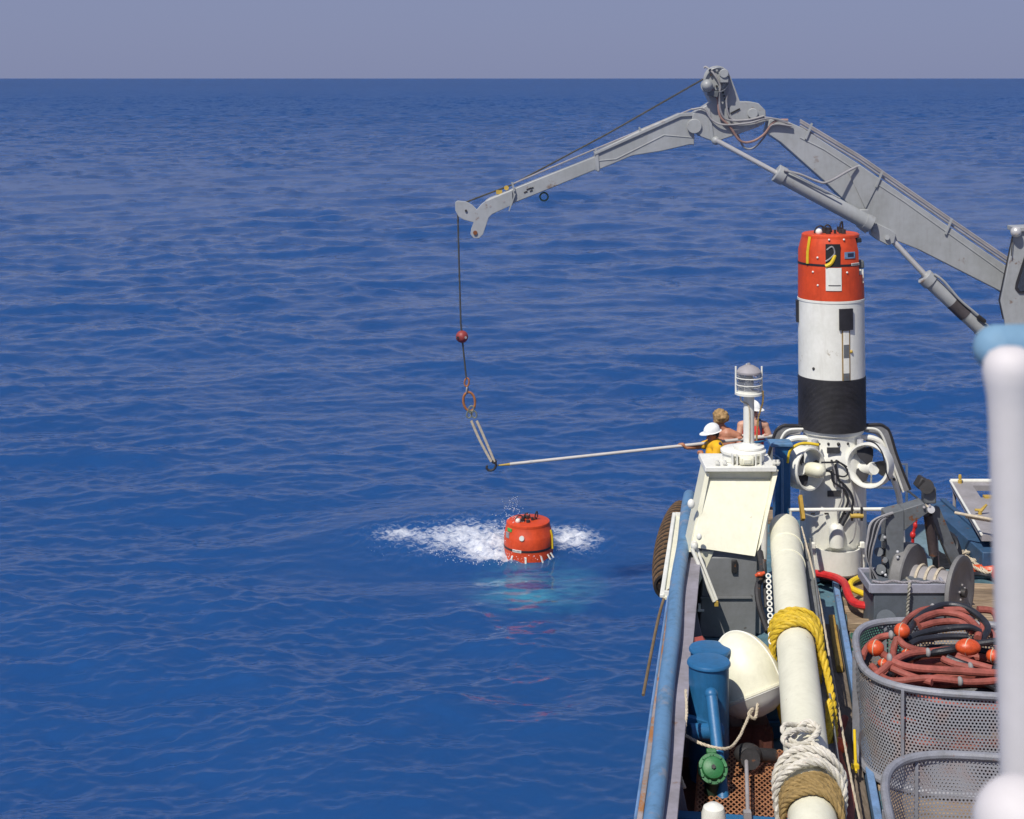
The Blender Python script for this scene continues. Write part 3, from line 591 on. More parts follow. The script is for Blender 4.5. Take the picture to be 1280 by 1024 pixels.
# ------------------------------------------------------------------ blue double bollard
bo = thing('double_bollard', P(886, 980, 16.2), 'pair of fat blue mooring bollards with flanged tops beside the rail', 'bollard')
for (px, py, d) in ((887.5, 809, 16.50), (886, 825.5, 15.93)):
    c = P(px, py, d); r = .222
    m = MB(); m.lathe([(0, 0), (r - .03, 0), (r - .003, -.004), (r + .006, -.02), (r + .006, -.035), (r - .012, -.05), (r - .015, -1.28)], c, n=44); m.build('bollard_post', BLUE, bo)
c = P(889, 868, 15.62); m = MB(); m.tube([c, P(904, 1000, 15.0)], .062, 16); m.sphere(c, .068); m.build('kevel_arm', BLUE, bo)
m = MB(); a = P(862, 915, 15.55); m.tube([a, P(903, 915, 15.6)], [.085, .085], 16); m.prism([P(858, 895, 15.7), P(893, 905, 15.72), P(893, 922, 15.72), P(858, 922, 15.7)], (0, .08, 0)); m.build('cross_arm', BLUE, bo, bevel=.008)
m = MB(); m.box((bo.location.x, 16.2, 2.0), (.62, 1.4, .06)); m.build('base_plate', BLUE, bo)
# cowl vent
ca = P(952, 862, 16.55); axis = (P(903, 808, 16.95) - ca).normalized(); 
axis = Vector((-.30, .34, .74)).normalized()
m = MB(); Rc = .375
prof = [(0, -.20), (.14, -.185), (.26, -.13), (.34, -.05), (Rc, .0), (Rc + .012, .012), (Rc + .012, .04), (Rc, .05)]
for t in np.sin(np.linspace(0, math.pi / 2, 22)):
    prof.append((max(Rc * (1 - max(0, (t - .22) / .78) ** 2) ** .5, 0), .05 + .66 * t))
cbase = P(944, 872, 16.5)
cw = thing('cowl', cbase, 'white domed cowl with a moulded seam tied down behind the blue bollards', 'cowl')
m.lathe(prof[7:], cbase, basis(axis, EU), n=40); m.build('dome', CREAM, cw)
m = MB(); m.lathe(prof[:8], cbase, basis(axis, EU), n=40); m.build('base_shell', WHITE, cw)
bs = basis(axis, EU)
for ang in (R(100), R(215), R(330)):
    pts = [cbase + bs @ Vector((r * math.cos(ang) * 1.005, r * math.sin(ang) * 1.005, z)) for r, z in prof[7:]]
    m = MB(); m.tube(pts, .009, 6); m.build('seam', WHITE, cw)
m = MB(); m.lathe([(Rc + .002, .0), (Rc + .02, .006), (Rc + .02, .03), (Rc + .002, .036)], cbase + axis * .30 * 0 + axis * .02, bs, n=40); m.build('rim', CREAM, cw)
m = MB(); m.cyl(P(944, 900, 16.6), Vector((P(944, 900, 16.6).x, 16.6, DK - .04)), .14, n=20); m.build('stem', OXIDE, cw)
# lashing line
m = MB(); m.rope(cr([P(850, 868, 15.8), P(853, 915, 15.5), P(858, 920, 15.35), P(880, 931, 15.2), P(908, 936, 15.2), P(922, 925, 15.5), P(935, 898, 15.9), P(941, 886, 16.05), P(936, 893, 15.95), P(944, 898, 15.95), P(947, 880, 16.1)], 10), .017, n=5)
tag(m.build('lashing_line', TROPE), 'pale rope lashing slung from the rail to the white cowl', 'rope')
m = MB(); m.rope(cr([P(857, 862, 15.3), P(858, 895, 15.1), P(852, 935, 14.6), P(848, 962, 14.4), P(850, 970, 14.4), P(856, 985, 14.3)], 10), .016, n=5)
tag(m.build('rail_tie', TROPE), 'pale rope tied down the inside of the bulwark near the bollards', 'rope')
# green valve
vv = thing('green_valve', P(891, 1005, 15.0), 'green painted round valve cover with bolts on a short stem', 'valve')
vc = P(891, 961, 15.0); vax = Vector((-.02, -.80, .60)).normalized(); vb = basis(vax, (1, 0, 0))
m = MB(); m.lathe([(.0, .075), (.05, .075), (.10, .055), (.112, .03), (.112, .012), (.145, .01), (.145, -.035), (.10, -.04), (.09, -.10), (0, -.10)], vc, vb, n=36); m.build('cover', GREENV, vv)
for i in range(9):
    a = 2 * math.pi * i / 9 + .2; q = vc + vb @ Vector((math.cos(a) * .127, math.sin(a) * .127, 0)); m = MB(); m.cyl(q, q + vax * .03, .017, n=6); m.build('bolt', GREENV, vv)
m = MB(); m.cyl(vc + vax * .07, vc + vax * .095, .022, n=6); m.build('centre_nut', DARK, vv)
m = MB(); m.box(vc + vb @ Vector((0, .165, -.01)), (.10, .05, .04), vb); m.build('lug', GREENV, vv, bevel=.01)
m = MB(); m.cyl(vc + Vector((0, .06, -.05)), Vector((vc.x, 15.1, DK - .04)), .075, n=18); m.build('stem', M('dark_green_steel', (.012, .035, .02), .6, var=.4), vv)
# oxide hatch box, valve gear in the shadow under the cowl
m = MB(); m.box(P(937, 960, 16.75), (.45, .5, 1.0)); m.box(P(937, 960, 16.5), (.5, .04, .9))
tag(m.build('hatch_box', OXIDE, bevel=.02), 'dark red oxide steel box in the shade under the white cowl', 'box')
m = MB(); c = P(935, 943, 15.6); m.sphere(c, .12, (1.2, 1, .9)); m.tube([c, P(968, 945, 15.7)], .07, 12); m.cyl(c + Vector((0, -.1, 0)), c + Vector((0, -.16, .02)), .10, n=16)
tag(m.build('black_valve', DARK), 'black cast iron valve behind the green valve on the rusty grating', 'valve')
m = MB(); m.tube([P(933, 952, 15.3), P(935, 1024, 14.2), P(935, 1060, 13.9)], .02, 10); m.box(P(934, 1018, 14.2), (.07, .07, .06))
tag(m.build('valve_spindle', PALEG), 'slim grey spindle rod rising from the blue crossbeam', 'rod')
# rusty expanded-metal gratings with a blue beam
def sheet(name, corners, mat, parent=None, nx=1, thick=None):
    me = bpy.data.meshes.new(name); c = [Vector(p) for p in corners]; org = ORG[parent.name] if parent else c[0]
    me.from_pydata([tuple(p - org) for p in c], [], [(0, 1, 2, 3)]); uvl = me.uv_layers.new(name='uv')
    wd, ht = (c[1] - c[0]).length, (c[3] - c[0]).length
    for i, q in enumerate(((0, 0), (wd, 0), (wd, ht), (0, ht))): uvl.data[i].uv = q
    me.materials.append(mat); o = bpy.data.objects.new(name, me); col.objects.link(o); ORG[o.name] = org
    if parent: o.parent = parent
    else: o.location = org
    return o
m = MB(); m.sbox(.06, 1.36, 10, 16.9, 1.99, 2.06); tag(m.build('grating_shade_sheet', OXIDE), 'dark oxide sheet added as the shade under the expanded metal gratings', 'plate')  # dark sheet added to stand for the shade below the gratings
gr = thing('grating', SH(.6, 14, 2.2), 'rust orange expanded metal grating beside the green valve', 'grating')
sheet('mesh_panel', [SH(.30, 14.80, 2.30), SH(1.25, 14.80, 2.30), SH(1.25, 16.4, 2.30), SH(.30, 16.4, 2.30)], MESHG, gr)
m = MB()
for u in (.30, 1.25): m.sbox(u - .02, u + .02, 14.8, 16.4, 2.24, 2.295)
m.build('side_angle', RUSTM, gr)
g2 = thing('grating', SH(.6, 12.5, 2.2), 'rusty expanded metal grating in front of the blue crossbeam', 'grating')
sheet('mesh_panel', [SH(.30, 11.6, 2.26), SH(1.25, 11.6, 2.26), SH(1.25, 14.6, 2.26), SH(.30, 14.6, 2.26)], MESHG, g2)
m = MB()
for u in (.30, 1.25): m.sbox(u - .02, u + .02, 11.6, 14.6, 2.2, 2.255)
m.build('side_angle', RUSTM, g2)
m = MB(); m.sbox(.05, 1.32, 14.62, 14.78, 2.25, 2.36); m.sbox(.05, .15, 14.64, 14.76, 1.985, 2.25); m.sbox(1.2, 1.3, 14.64, 14.76, 1.985, 2.25)
tag(m.build('crossbeam', BLUE, bevel=.008), 'blue steel crossbeam between the two rusty gratings', 'beam')
m = MB(); c = P(892, 1004, 13.4); m.lathe([(0, 0), (.05, -.008), (.09, -.035), (.107, -.09), (.107, -.75)], c, n=24)
tag(m.build('vent_post', WHITE), 'white round topped vent post at the bottom edge of the photo', 'post')
# blue locker & fittings seen between cowl and boom
m = MB(); m.box(P(967, 925, 17.2), (.22, .35, .9)); m.box(P(967, 905, 17.0), (.26, .05, .06)); m.box(P(967, 930, 17.0), (.26, .05, .06))
tag(m.build('blue_locker', BLUE, bevel=.012), 'narrow blue steel locker behind the cream boom near the cowl', 'locker')
m = MB(); m.tube(cr([P(950, 690, 19.6), P(953, 715, 19.3), P(947, 735, 19.1), P(950, 760, 18.9), P(960, 790, 18.6)], 6), .04, 8); m.box(P(950, 717, 19.2), (.08, .06, .06)); m.tube([P(955, 700, 19.4), P(958, 760, 19.0)], .03, 8)
tag(m.build('pipe_gear', DARK), 'dark pipe fittings in the gap between the grey housing and the boom', 'pipes')
m = MB(); m.sphere(P(950, 718, 19.05), .035, (1.4, 1, .9)); m.tube([P(944, 720, 19.05), P(956, 716, 19.05)], .022, 8)
tag(m.build('brass_valve', FLOATM), 'small orange valve handle between the grey housing and the boom', 'valve')
m = MB(); m.prism([P(870, 803, 17.0), P(880, 801, 17.0), P(884, 806, 17.0), P(882, 812, 17.0), P(869, 812, 17.0)], (0, .15, 0))
tag(m.build('red_bucket_lid', M('faded_red', (.35, .07, .05), .6, var=.3)), 'small red lid showing behind the blue bollards', 'lid')
# orange fire hose with a float along the waterway
ho = thing('deck_hose', SH(1.9, 14, 2.1), 'red hose with an orange float lying along the waterway beside the boom', 'hose')
m = MB(); m.tube(cr([P(1056, 898, 16.9), P(1050, 915, 16.6), P(1047, 930, 16.3), P(1049, 948, 16.0), P(1058, 975, 15.5), P(1063, 1000, 15.0), P(1062, 1040, 14.4)], 8), .042, 10); m.build('hose', HRED, ho)
m = MB(); m.sphere(P(1047, 932, 16.2), .098, (1.05, 1, .85)); m.build('float', FLOATM, ho)
m = MB(); m.cyl(P(1068, 913, 16.3), P(1070, 965, 15.7), .016, n=8); m.box(P(1069, 958, 15.75), (.07, .05, .04))
tag(m.build('yellow_rod', YEL), 'thin yellow rod clipped to the kerb beside the basket', 'rod')
# ================================================================== BUOYS
def patch(r, a0, a1, z0, z1, o, e=.004, n=10):
    m = MB(); m.lathe([(r - .015, z0), (r + e, z0), (r + e, z1), (r - .015, z1)], o, None, n, R(a0), R(a1)); 
    k = n + 1; b = len(m.v) - 4 * k
    m.f += [(b, b + k, b + 2 * k, b + 3 * k), (b + k - 1, b + 4 * k - 1, b + 3 * k - 1, b + 2 * k - 1)]
    return m
def fr(dx): return -90 + math.degrees(math.asin(max(-.99, min(.99, dx / 40.5))))
def top_gear(par, o, seed):
    rd = random.Random(seed)
    for dx, dy, rr in ((-.16, -.05, .085), (-.02, .1, .06)):
        m = MB(); m.tube([o + Vector((dx + rr * math.cos(t), dy, max(0, .09 * math.sin(t)) * 1.2)) for t in np.linspace(0, math.pi, 12)], .012, 6); m.build('lifting_handle', DARK, par)
    m = MB()
    for i in range(9):
        q = o + Vector((rd.uniform(-.12, .2), rd.uniform(-.2, .2), 0)); m.cyl(q, q + UZ * rd.uniform(.03, .09), rd.uniform(.018, .04), n=10)
    tag(m.build('connectors', DARK, par), kind='stuff')
    m = MB(); m.tube(cr([o + Vector((.13, 0, 0)), o + Vector((.15, 0, .12)), o + Vector((.18, .02, .16)), o + Vector((.19, .02, .05))], 5), .013, 6); m.build('cable_loop', BLACKR, par)
    m = MB(); m.sphere(o + Vector((-.2, -.15, .03)), .05); m.build('dome_cap', WHITE, par)
# ---- the tall one standing on deck
TD = 22.6; TS = TD / F; TX = P(1042, 0, TD).x
tz = lambda y: P(0, y, TD).z
tw = thing('tall_buoy', (TX, TD, DK), 'tall instrument buoy with orange cap, white body and black band standing on deck', 'buoy')
tw.rotation_euler = (0, R(-.55), 0)
O = Vector((TX, TD, 0)); top = tz(291)
m = MB(); m.lathe([(0, top), (.40, top), (.42, top - .015), (.424, top - .05), (.0, top - .06)], O, n=48); cap = m.build('cap_plate', ORANGE, tw)
m = MB(); m.lathe([(.42, top - .045), (.474, top - .24), (.48, top - .60)], O, None, 52, R(28), R(316)); m.build('cap_shell', ORANGE, tw)
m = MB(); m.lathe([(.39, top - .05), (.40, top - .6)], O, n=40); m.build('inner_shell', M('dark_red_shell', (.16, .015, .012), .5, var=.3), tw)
m = MB(); m.lathe([(.39, top - .6), (.48, top - .6), (.485, tz(371))], O, n=52); m.build('orange_body', ORANGE, tw)
m = MB(); m.box(O + Vector((.36, -.18, top - .09)), (.10, .12, .07)); m.build('black_block', BLACKR, tw, bevel=.01)
m = MB(); m.box(O + Vector((.40, -.16, top - .45)), (.10, .14, .12)); m.build('grey_block', GREYD, tw, bevel=.02)
m = MB(); m.box(O + Vector((.405, -.20, top - .62)), (.06, .05, .20)); m.build('white_block', WHITE, tw)
patch(.479, 28, 316, tz(328.5), tz(326), O, .004, 50).build('black_stripe', BLACKR, tw)
patch(.479, fr(18), fr(29), tz(328), tz(325), O, .006).build('lettering_strip', WHITE, tw)
for i in range(7): patch(.479, fr(18.7 + i * 1.4), fr(19.5 + i * 1.4), tz(327.6), tz(325.6), O, .0075, 2).build('letter', BLACKR if i % 3 else PLATE, tw)
patch(.474, fr(-14), fr(3.5), tz(329), tz(301), O, .012).build('window_shade_patch', M('window_shadow', (.012, .012, .014), .7, var=.2, bump=0), tw)  # no hole cut: raised dark patch painted as the shade inside the window
m = MB(); m.tube(cr([O + Vector((-.17, -.46, tz(328))), O + Vector((-.09, -.475, tz(324))), O + Vector((-.03, -.47, tz(314)))], 6), [.028] * 12 + [.016], 8); m.build('yellow_lead', YEL, tw)
m = MB(); m.tube(cr([O + Vector((-.17, -.465, tz(322))), O + Vector((-.10, -.475, tz(318))), O + Vector((-.03, -.475, tz(311)))], 6), .011, 6); m.tube(cr([O + Vector((-.15, -.46, tz(308))), O + Vector((-.08, -.485, tz(304))), O + Vector((-.04, -.48, tz(310))), O + Vector((-.06, -.48, tz(318)))], 6), .012, 6); m.build('lead', HOSEG, tw)
patch(.481, fr(-14), fr(4.5), tz(358), tz(330), O, .012).build('white_panel', WHITE, tw)
patch(.481, fr(-11), fr(3.5), tz(352.2), tz(351), O, .014).build('panel_print', BLACKR, tw)
patch(.476, fr(9), fr(23), tz(319), tz(311), O, .008).build('blue_label', SKYBL, tw); patch(.476, fr(13), fr(21), tz(317), tz(312.5), O, .010).build('label_print', NAVY, tw)
m = MB(); a = R(fr(-33)); m.tube([O + Vector((math.cos(a) * (r + .008), math.sin(a) * (r + .008), z)) for r, z in ((.425, top - .03), (.476, top - .25), (.481, top - .42))], .022, 6); m.build('yellow_strap', YEL, tw)
for dx, y in ((-28, 336), (-23, 318), (12, 336), (31, 335), (-23, 352), (-10, 296), (10, 296)):
    a = R(fr(dx)); q = O + Vector((math.cos(a) * (.482 if y > 300 else .44), math.sin(a) * (.482 if y > 300 else .44), tz(y))); m = MB(); m.sphere(q, .016, n=6); m.build('bolt', WHITE, tw)
top_gear(tw, O + UZ * top, 4)
m = MB(); m.lathe([(.47, tz(371)), (.492, tz(371.5)), (.492, tz(374)), (.485, tz(374.5)), (.488, tz(468)), (.47, tz(468.5))], O, n=56); wbody = m.build('white_body', WHITE, tw)
patch(.488, fr(1), fr(17.5), tz(406), tz(380), O, .03).build('black_box', BLACKR, tw)
patch(.488, fr(4.2), fr(14.5), tz(468), tz(406), O, .006).build('track', M('track_tan', (.30, .20, .08), .6, var=.25), tw)
patch(.488, fr(5.8), fr(13), tz(466), tz(407), O, .010).build('track_white', WHITE, tw)
patch(.488, fr(6.2), fr(12.6), tz(440), tz(424), O, .014).build('grey_block', GREYD, tw); patch(.488, fr(5.8), fr(13), tz(468), tz(459), O, .014).build('end_block', GREYD, tw)
m = MB(); a = R(fr(16)); m.sphere(O + Vector((math.cos(a) * .49, math.sin(a) * .49, tz(433))), .025, n=8); m.build('knob', GOLD, tw)
m = MB(); a = R(fr(-28)); m.sphere(O + Vector((math.cos(a) * .487, math.sin(a) * .487, tz(455))), .022, n=8); m.build('drain_hole', DARK, tw)
patch(.488, 172, 184, tz(402), tz(375), O, .03).build('side_box', BLACKR, tw)
prof = [(.47, tz(468.5))]
for i in range(44):
    z = tz(468.5 + i * 65 / 44); prof += [(.492, z), (.497, z - .004), (.497, z - .010), (.492, z - .0135)]
prof.append((.47, tz(533.6))); m = MB(); m.lathe(prof, O, n=56); m.build('black_ribbed_band', BLACKR, tw)
m = MB(); m.lathe([(.44, tz(533.5)), (.46, tz(534)), (.46, tz(538)), (.43, tz(540)), (.43, tz(556)), (.46, tz(560)), (.485, tz(570)), (.485, tz(706)), (.46, tz(711)), (0, tz(711))], O, n=56); m.build('lower_body', WHITE, tw)
for dx in (-15, 0, 15):
    m = MB(); m.sphere(O + Vector((dx * TS * .8, -math.sqrt(max(.432 ** 2 - (dx * TS * .8) ** 2, 0)), tz(546.5))), .026 if dx == 0 else .02, n=8); m.build('port_hole', DARK, tw)
for s in (-1, 1):
    m = MB(); c = O + Vector((s * .33, -.36, tz(550))); m.cyl(c - UZ * .05, c + UZ * .09, .05, n=12); m.box(c + Vector((s * .05, 0, -.02)), (.07, .1, .06)); m.build('clamp', GLASSF, tw)
# guard arms on both sides
def mir(pts, s): return [(1042 + s * (x - 1042), y) for x, y in pts]
for s in (1, -1):
    outer = [(1080, 532), (1100, 531), (1108, 534), (1114, 541), (1122, 568), (1130, 590), (1139, 613)]
    inner = [(1129, 616), (1121, 592), (1112, 568), (1104, 550), (1095, 543), (1080, 540)]
    m = MB(); m.pxprism(mir(outer + inner, s), TD - .1, .10); ga = m.build('guard_plate', M('guard_grey', (.20, .20, .21), .55, var=.2, scale=3), tw)
    m = MB(); m.tube(cr([P(x, y, TD - .1) for x, y in mir(outer, s)], 5), .02, 8); m.build('guard_edge', BLACKR, tw)
    m = MB(); m.tube(cr([P(x, y, TD - .16) for x, y in mir([(1078, 536), (1096, 537), (1105, 546), (1113, 568), (1122, 592), (1130, 616)], s)], 5), .018, 8); m.build('guard_rim', WHITE, tw)
    m = MB(); m.tube(cr([P(x, y, TD - .12) for x, y in mir([(1070, 548), (1090, 548), (1104, 556), (1112, 578), (1119, 602), (1126, 630), (1129, 700)], s)], 6), .045, 10); m.build('guard_leg', WHITE, tw)
    for yy, xx in ((575, 1111), (586, 1115), (600, 1119)):
        m = MB(); m.sphere(P(*mir([(xx, yy)], s)[0], TD - .17), .022, n=8); m.build('fixing', DARK, tw)
# ducted thrusters
def thruster(c, n, rad, pod):
    b = basis(n, UZ); m = MB()
    m.lathe([(rad * .80, -.16), (rad * .98, -.17), (rad * 1.0, -.05), (rad, .06), (rad * .97, .10), (rad * .90, .10), (rad * .82, .05), (rad * .80, -.16)], c, b, n=40); d = m.build('thruster_duct', WHITE, tw)
    m = MB(); m.sphere(c - n * .02, .055, (1, 1, 1.3), 8, b); m.build('hub', DARK, d)
    for i in range(3):
        a = 2 * math.pi * i / 3 + .4; rdir = b @ Vector((math.cos(a), math.sin(a), 0)); tdir = b @ Vector((-math.sin(a), math.cos(a), 0)); pts = []
        for t, w_ in ((.12, .035), (.35, .085), (.6, .115), (.76, .09)):
            pts.append((c + rdir * rad * t - tdir * w_ - n * (.02 + .04), c + rdir * rad * t + tdir * w_ - n * (.02 - .05)))
        m = MB(); vs = [p for q in pts for p in q]; vs2 = [p - n * .012 for p in vs]
        m.add(vs + vs2, [(2 * k, 2 * k + 1, 2 * k + 3, 2 * k + 2) for k in range(3)] + [(8 + 2 * k + 2, 8 + 2 * k + 3, 8 + 2 * k + 1, 8 + 2 * k) for k in range(3)] + [(2 * k, 2 * k + 2, 2 * k + 10, 2 * k + 8) for k in range(3)] + [(2 * k + 1, 2 * k + 9, 2 * k + 11, 2 * k + 3) for k in range(3)] + [(6, 7, 15, 14), (0, 8, 9, 1)])
        m.build('blade', BLACKR, d)
    for i in range(4):
        a = math.pi / 2 * i; rd_ = b @ Vector((math.cos(a), math.sin(a), 0)); m = MB(); m.bar(c - n * .12 + rd_ * .05, c - n * .12 + rd_ * rad * .82, .012, .05, n); m.build('stator', WHITE, d)
    if pod:
        m = MB(); m.lathe([(0, -.16), (.02, -.10), (.085, .0), (.105, .05), (.105, .22), (.09, .28), (.05, .315), (0, .325)], c + n * .02, b, n=24); m.build('motor_pod', CREAM, d)
thruster(P(1088, 582, TD - .55), Vector((-.50, -.85, .14)).normalized(), .325, False)
thruster(P(1009, 585, TD - .55), Vector((.60, -.79, .05)).normalized(), .315, True)
for px_ in (1001, 1094):
    m = MB(); m.cyl(P(px_, 586, TD - .62), P(1042 + (px_ - 1042) * .55, 586, TD - .2), .09, n=14); m.build('thruster_strut', WHITE, tw)
# front fittings and cables
for y in (563, 617):
    m = MB(); m.box(P(1043.5, y, TD - (.475 if y < 600 else .495)), (.19, .02, .085)); m.build('name_plate', PLATE, tw)
m = MB(); c = P(1046, 683, TD - .56); m.lathe([(0, .0), (.105, 0), (.105, .25), (.095, .29), (.06, .325), (0, .335)], c, n=24); m.build('pressure_pod', WHITE, tw)
m = MB(); c = P(1047, 683, TD - .40); m.lathe([(.30, .0), (.335, 0), (.335, .01), (.333, -.33), (.30, -.36), (0, -.36)], c, n=40); m.lathe([(.30, 0), (.30, -.05), (0, -.05)], c, n=40); m.build('ballast_tray', WHITE, tw)
for s in (-1, 1):
    m = MB(); m.box(c + Vector((s * .36, -.02, -.14)), (.07, .06, .42)); m.build('tray_lug', WHITE, tw, bevel=.015)
def px_tube(pl, d, r, name, mat, par, n=6): m = MB(); m.tube(cr([P(x, y, d) for x, y in pl], 6), r, n); return m.build(name, mat, par)
dF = TD - .53
px_tube([(1028, 578), (1040, 578), (1050, 578), (1060, 584)], dF, .014, 'lead', HBLK, tw); px_tube([(1048, 576), (1058, 584), (1061, 592), (1055, 596), (1042, 592)], dF, .012, 'lead', HBLK, tw)
px_tube([(1029, 588), (1040, 590), (1043, 602), (1056, 612), (1061, 624), (1058, 636), (1049, 655)], dF, .018, 'lead', HBLK, tw)
px_tube([(1046, 580), (1049, 598), (1058, 608), (1066, 620), (1066, 634), (1054, 657)], dF, .018, 'lead', HBLK, tw)
px_tube([(1040, 577), (1045, 590), (1046, 610)], dF, .012, 'lead', HOSEG, tw); px_tube([(1052, 600), (1054, 620), (1048, 640), (1050, 660)], dF, .011, 'lead', HOSEG, tw)
px_tube([(1062, 590), (1069, 620), (1071, 650), (1068, 672), (1062, 680)], dF, .010, 'lead', HOSEG, tw)
for x, y in ((1041, 576), (1047, 576), (1042, 588), (1026, 555)):
    m = MB(); m.cyl(P(x, y, dF + .1), P(x, y, dF - .01), .018, n=8); m.build('cable_gland', DARK, tw)
px_tube([(986, 578), (989, 563), (1000, 555), (1012, 554), (1025, 556)], TD - .80, .022, 'yellow_hose', YEL, tw, 8)
px_tube([(1084, 551), (1096, 555), (1105, 568), (1109, 590), (1114, 602)], TD - .85, .010, 'lead', HBLK, tw)
m = MB(); m.tube([P(x, y, TD - .53) for x, y in ((1003, 641), (1018, 646), (1030, 643))], .012, 6); m.build('seam', GREYC, tw)
for x in (1017, 1034, 1056, 1072):
    m = MB(); m.box(P(x, 642, TD - .49), (.06, .03, .02)); m.build('bracket_slot', DARK, tw)
# cradle it stands on
crd = thing('cradle', (TX, TD, 1.985), 'dark steel cradle frame under the tall buoy', 'cradle')
m = MB()
for a in range(4):
    q = R(45 + 90 * a); m.bar(O + Vector((0, 0, DK + .03)), O + Vector((math.cos(q) * .75, math.sin(q) * .75, DK + .03)), .12, .08)
m.build('spider', HULLB, crd); m = MB(); m.lathe([(.40, DK + .0), (.46, DK), (.46, DK + .07), (.40, DK + .07)], O, n=36); m.build('seat_ring', DARK, crd)
for s in (-1, 1):
    m = MB(); m.tube(cr([O + Vector((s * .42, -.5, DK + .12)), O + Vector((s * .62, -.62, DK + .1)), O + Vector((s * .75, -.85, DK))], 5), .045, 10); m.build('foot', WHITE, crd)
# retaining rail in front of the tower
rr_ = thing('retaining_rail', P(1105, 760, 21.7), 'white tube rail running across in front of the tall buoy', 'rail')
m = MB(); m.tube([P(986, 637.5, 21.7), P(1108, 636.5, 21.7)], .026, 10); m.build('rail_bar', WHITE, rr_)
for px in (988, 1106):
    m = MB(); q = P(px, 637, 21.7); m.cyl(q, (q.x, q.y, DK), .024, n=10); m.build('rail_post', WHITE, rr_)
m = MB(); m.cyl(P(1063, 645, 21.66), P(1079, 645, 21.66), .035, n=10); m.build('clamp_roller', GOLD, rr_)
for px in (1065, 1077): m = MB(); m.cyl(P(px, 634, 21.66), P(px, 651, 21.66), .018, n=8); m.build('clamp_bolt', DARK, rr_)
# ochre boards left of the tower
m = MB(); m.bar(P(1000, 620, 21.5), P(1004, 650, 21.3), .05, .10); tag(m.build('ochre_plate', M('ochre_board', (.40, .24, .03), .7, var=.3), bevel=.005), 'ochre yellow plate beside the lower left of the tall buoy', 'plate')
sb = thing('end_rail', SH(2.6, 25.8, 1.985), 'white guard rail with diagonal braces at the far deck edge behind the buoy', 'rail')
m = MB(); m.tube([SH(.6, 25.85, 2.62), SH(3.4, 25.85, 2.62)], .022, 8); m.tube([SH(.6, 25.85, 3.02), SH(3.4, 25.85, 3.02)], .02, 8); m.build('rail_bar', WHITE, sb)
for u in (.6, 2.0, 3.4):
    m = MB(); m.cyl(SH(u, 25.85, 1.985), SH(u, 25.85, 3.03 if u < 4 else 2.63), .022, n=8); m.build('rail_post', WHITE, sb)
for u in (2.0, 3.4):
    m = MB(); m.tube([SH(u, 25.85, 2.6), SH(u + .9, 25.3, 2.0)], .02, 8); m.build('brace', TROPE, sb)
# ---- the one afloat
BO = Vector((P(660.5, 0, 30.02).x, 30.02, .655))
fb = thing('floating_buoy', (BO.x, BO.y, 0), 'orange buoy cap floating awash in white foam beyond the ship', 'buoy')
fb.rotation_euler = (R(1.0), R(-.6), 0)
m = MB(); m.lathe([(0, 0), (.40, 0), (.425, -.012), (.43, -.05)], BO, n=48); m.build('cap_plate', ORANGE, fb)
m = MB(); m.lathe([(.425, -.05), (.445, -.13), (.448, -.135), (.474, -.25), (.477, -.255), (.48, -.45), (.478, -.50), (.486, -.56), (.486, -1.0), (.48, -1.1)], BO, n=52); m.build('cap_shell', ORANGE, fb)
m = MB(); m.lathe([(.485, -1.1), (.485, -2.4), (0, -2.4)], BO, n=40); m.build('white_body', WHITE, fb)
patch(.48, 150, 390, BO.z - .50, BO.z - .46, BO * Vector((1, 1, 0)) if False else Vector((BO.x, BO.y, 0)), .004, 50).build('black_stripe', BLACKR, fb)
B2 = Vector((BO.x, BO.y, 0))
patch(.48, fr(-26), fr(-12), BO.z - .505, BO.z - .455, B2, .007).build('lettering_strip', WHITE, fb)
for i in range(6): patch(.48, fr(-25 + i * 2.1), fr(-24 + i * 2.1), BO.z - .495, BO.z - .465, B2, .0085, 2).build('letter', PLATE, fb)
m = MB(); a = R(fr(-11)); q = B2 + Vector((math.cos(a) * .47, math.sin(a) * .47, BO.z - .22)); dn = Vector((math.cos(a), math.sin(a), .1)); m.cyl(q - dn * .02, q + dn * .02, .05, n=16); m.build('white_disc', WHITE, fb)
patch(.455, fr(-36), fr(-29), BO.z - .14, BO.z - .08, B2, .006).build('green_label', M('green_label', (.08, .42, .08), .5, var=.2), fb)
patch(.475, fr(-37), fr(-32), BO.z - .27, BO.z - .16, B2, .008).build('side_label', PALEG, fb)
m = MB(); a = R(fr(38.5)); m.tube([B2 + Vector((math.cos(a) * (r + .012), math.sin(a) * (r + .012), BO.z + z)) for r, z in ((.45, -.16), (.477, -.26), (.482, -.52))], .026, 6); m.build('yellow_strap', YEL, fb)
for dx, t in ((-26, -.5), (-5, 0), (20, .45), (31, .8), (36, .9)):
    a = R(fr(dx)); q = B2 + Vector((math.cos(a) * .487, math.sin(a) * .487, BO.z - .58)); m = MB(); m.bar(q, q + Vector((t * .12, -.03, -.17)), .035, .02); m.build('fin', WHITE, fb)
top_gear(fb, BO, 8)
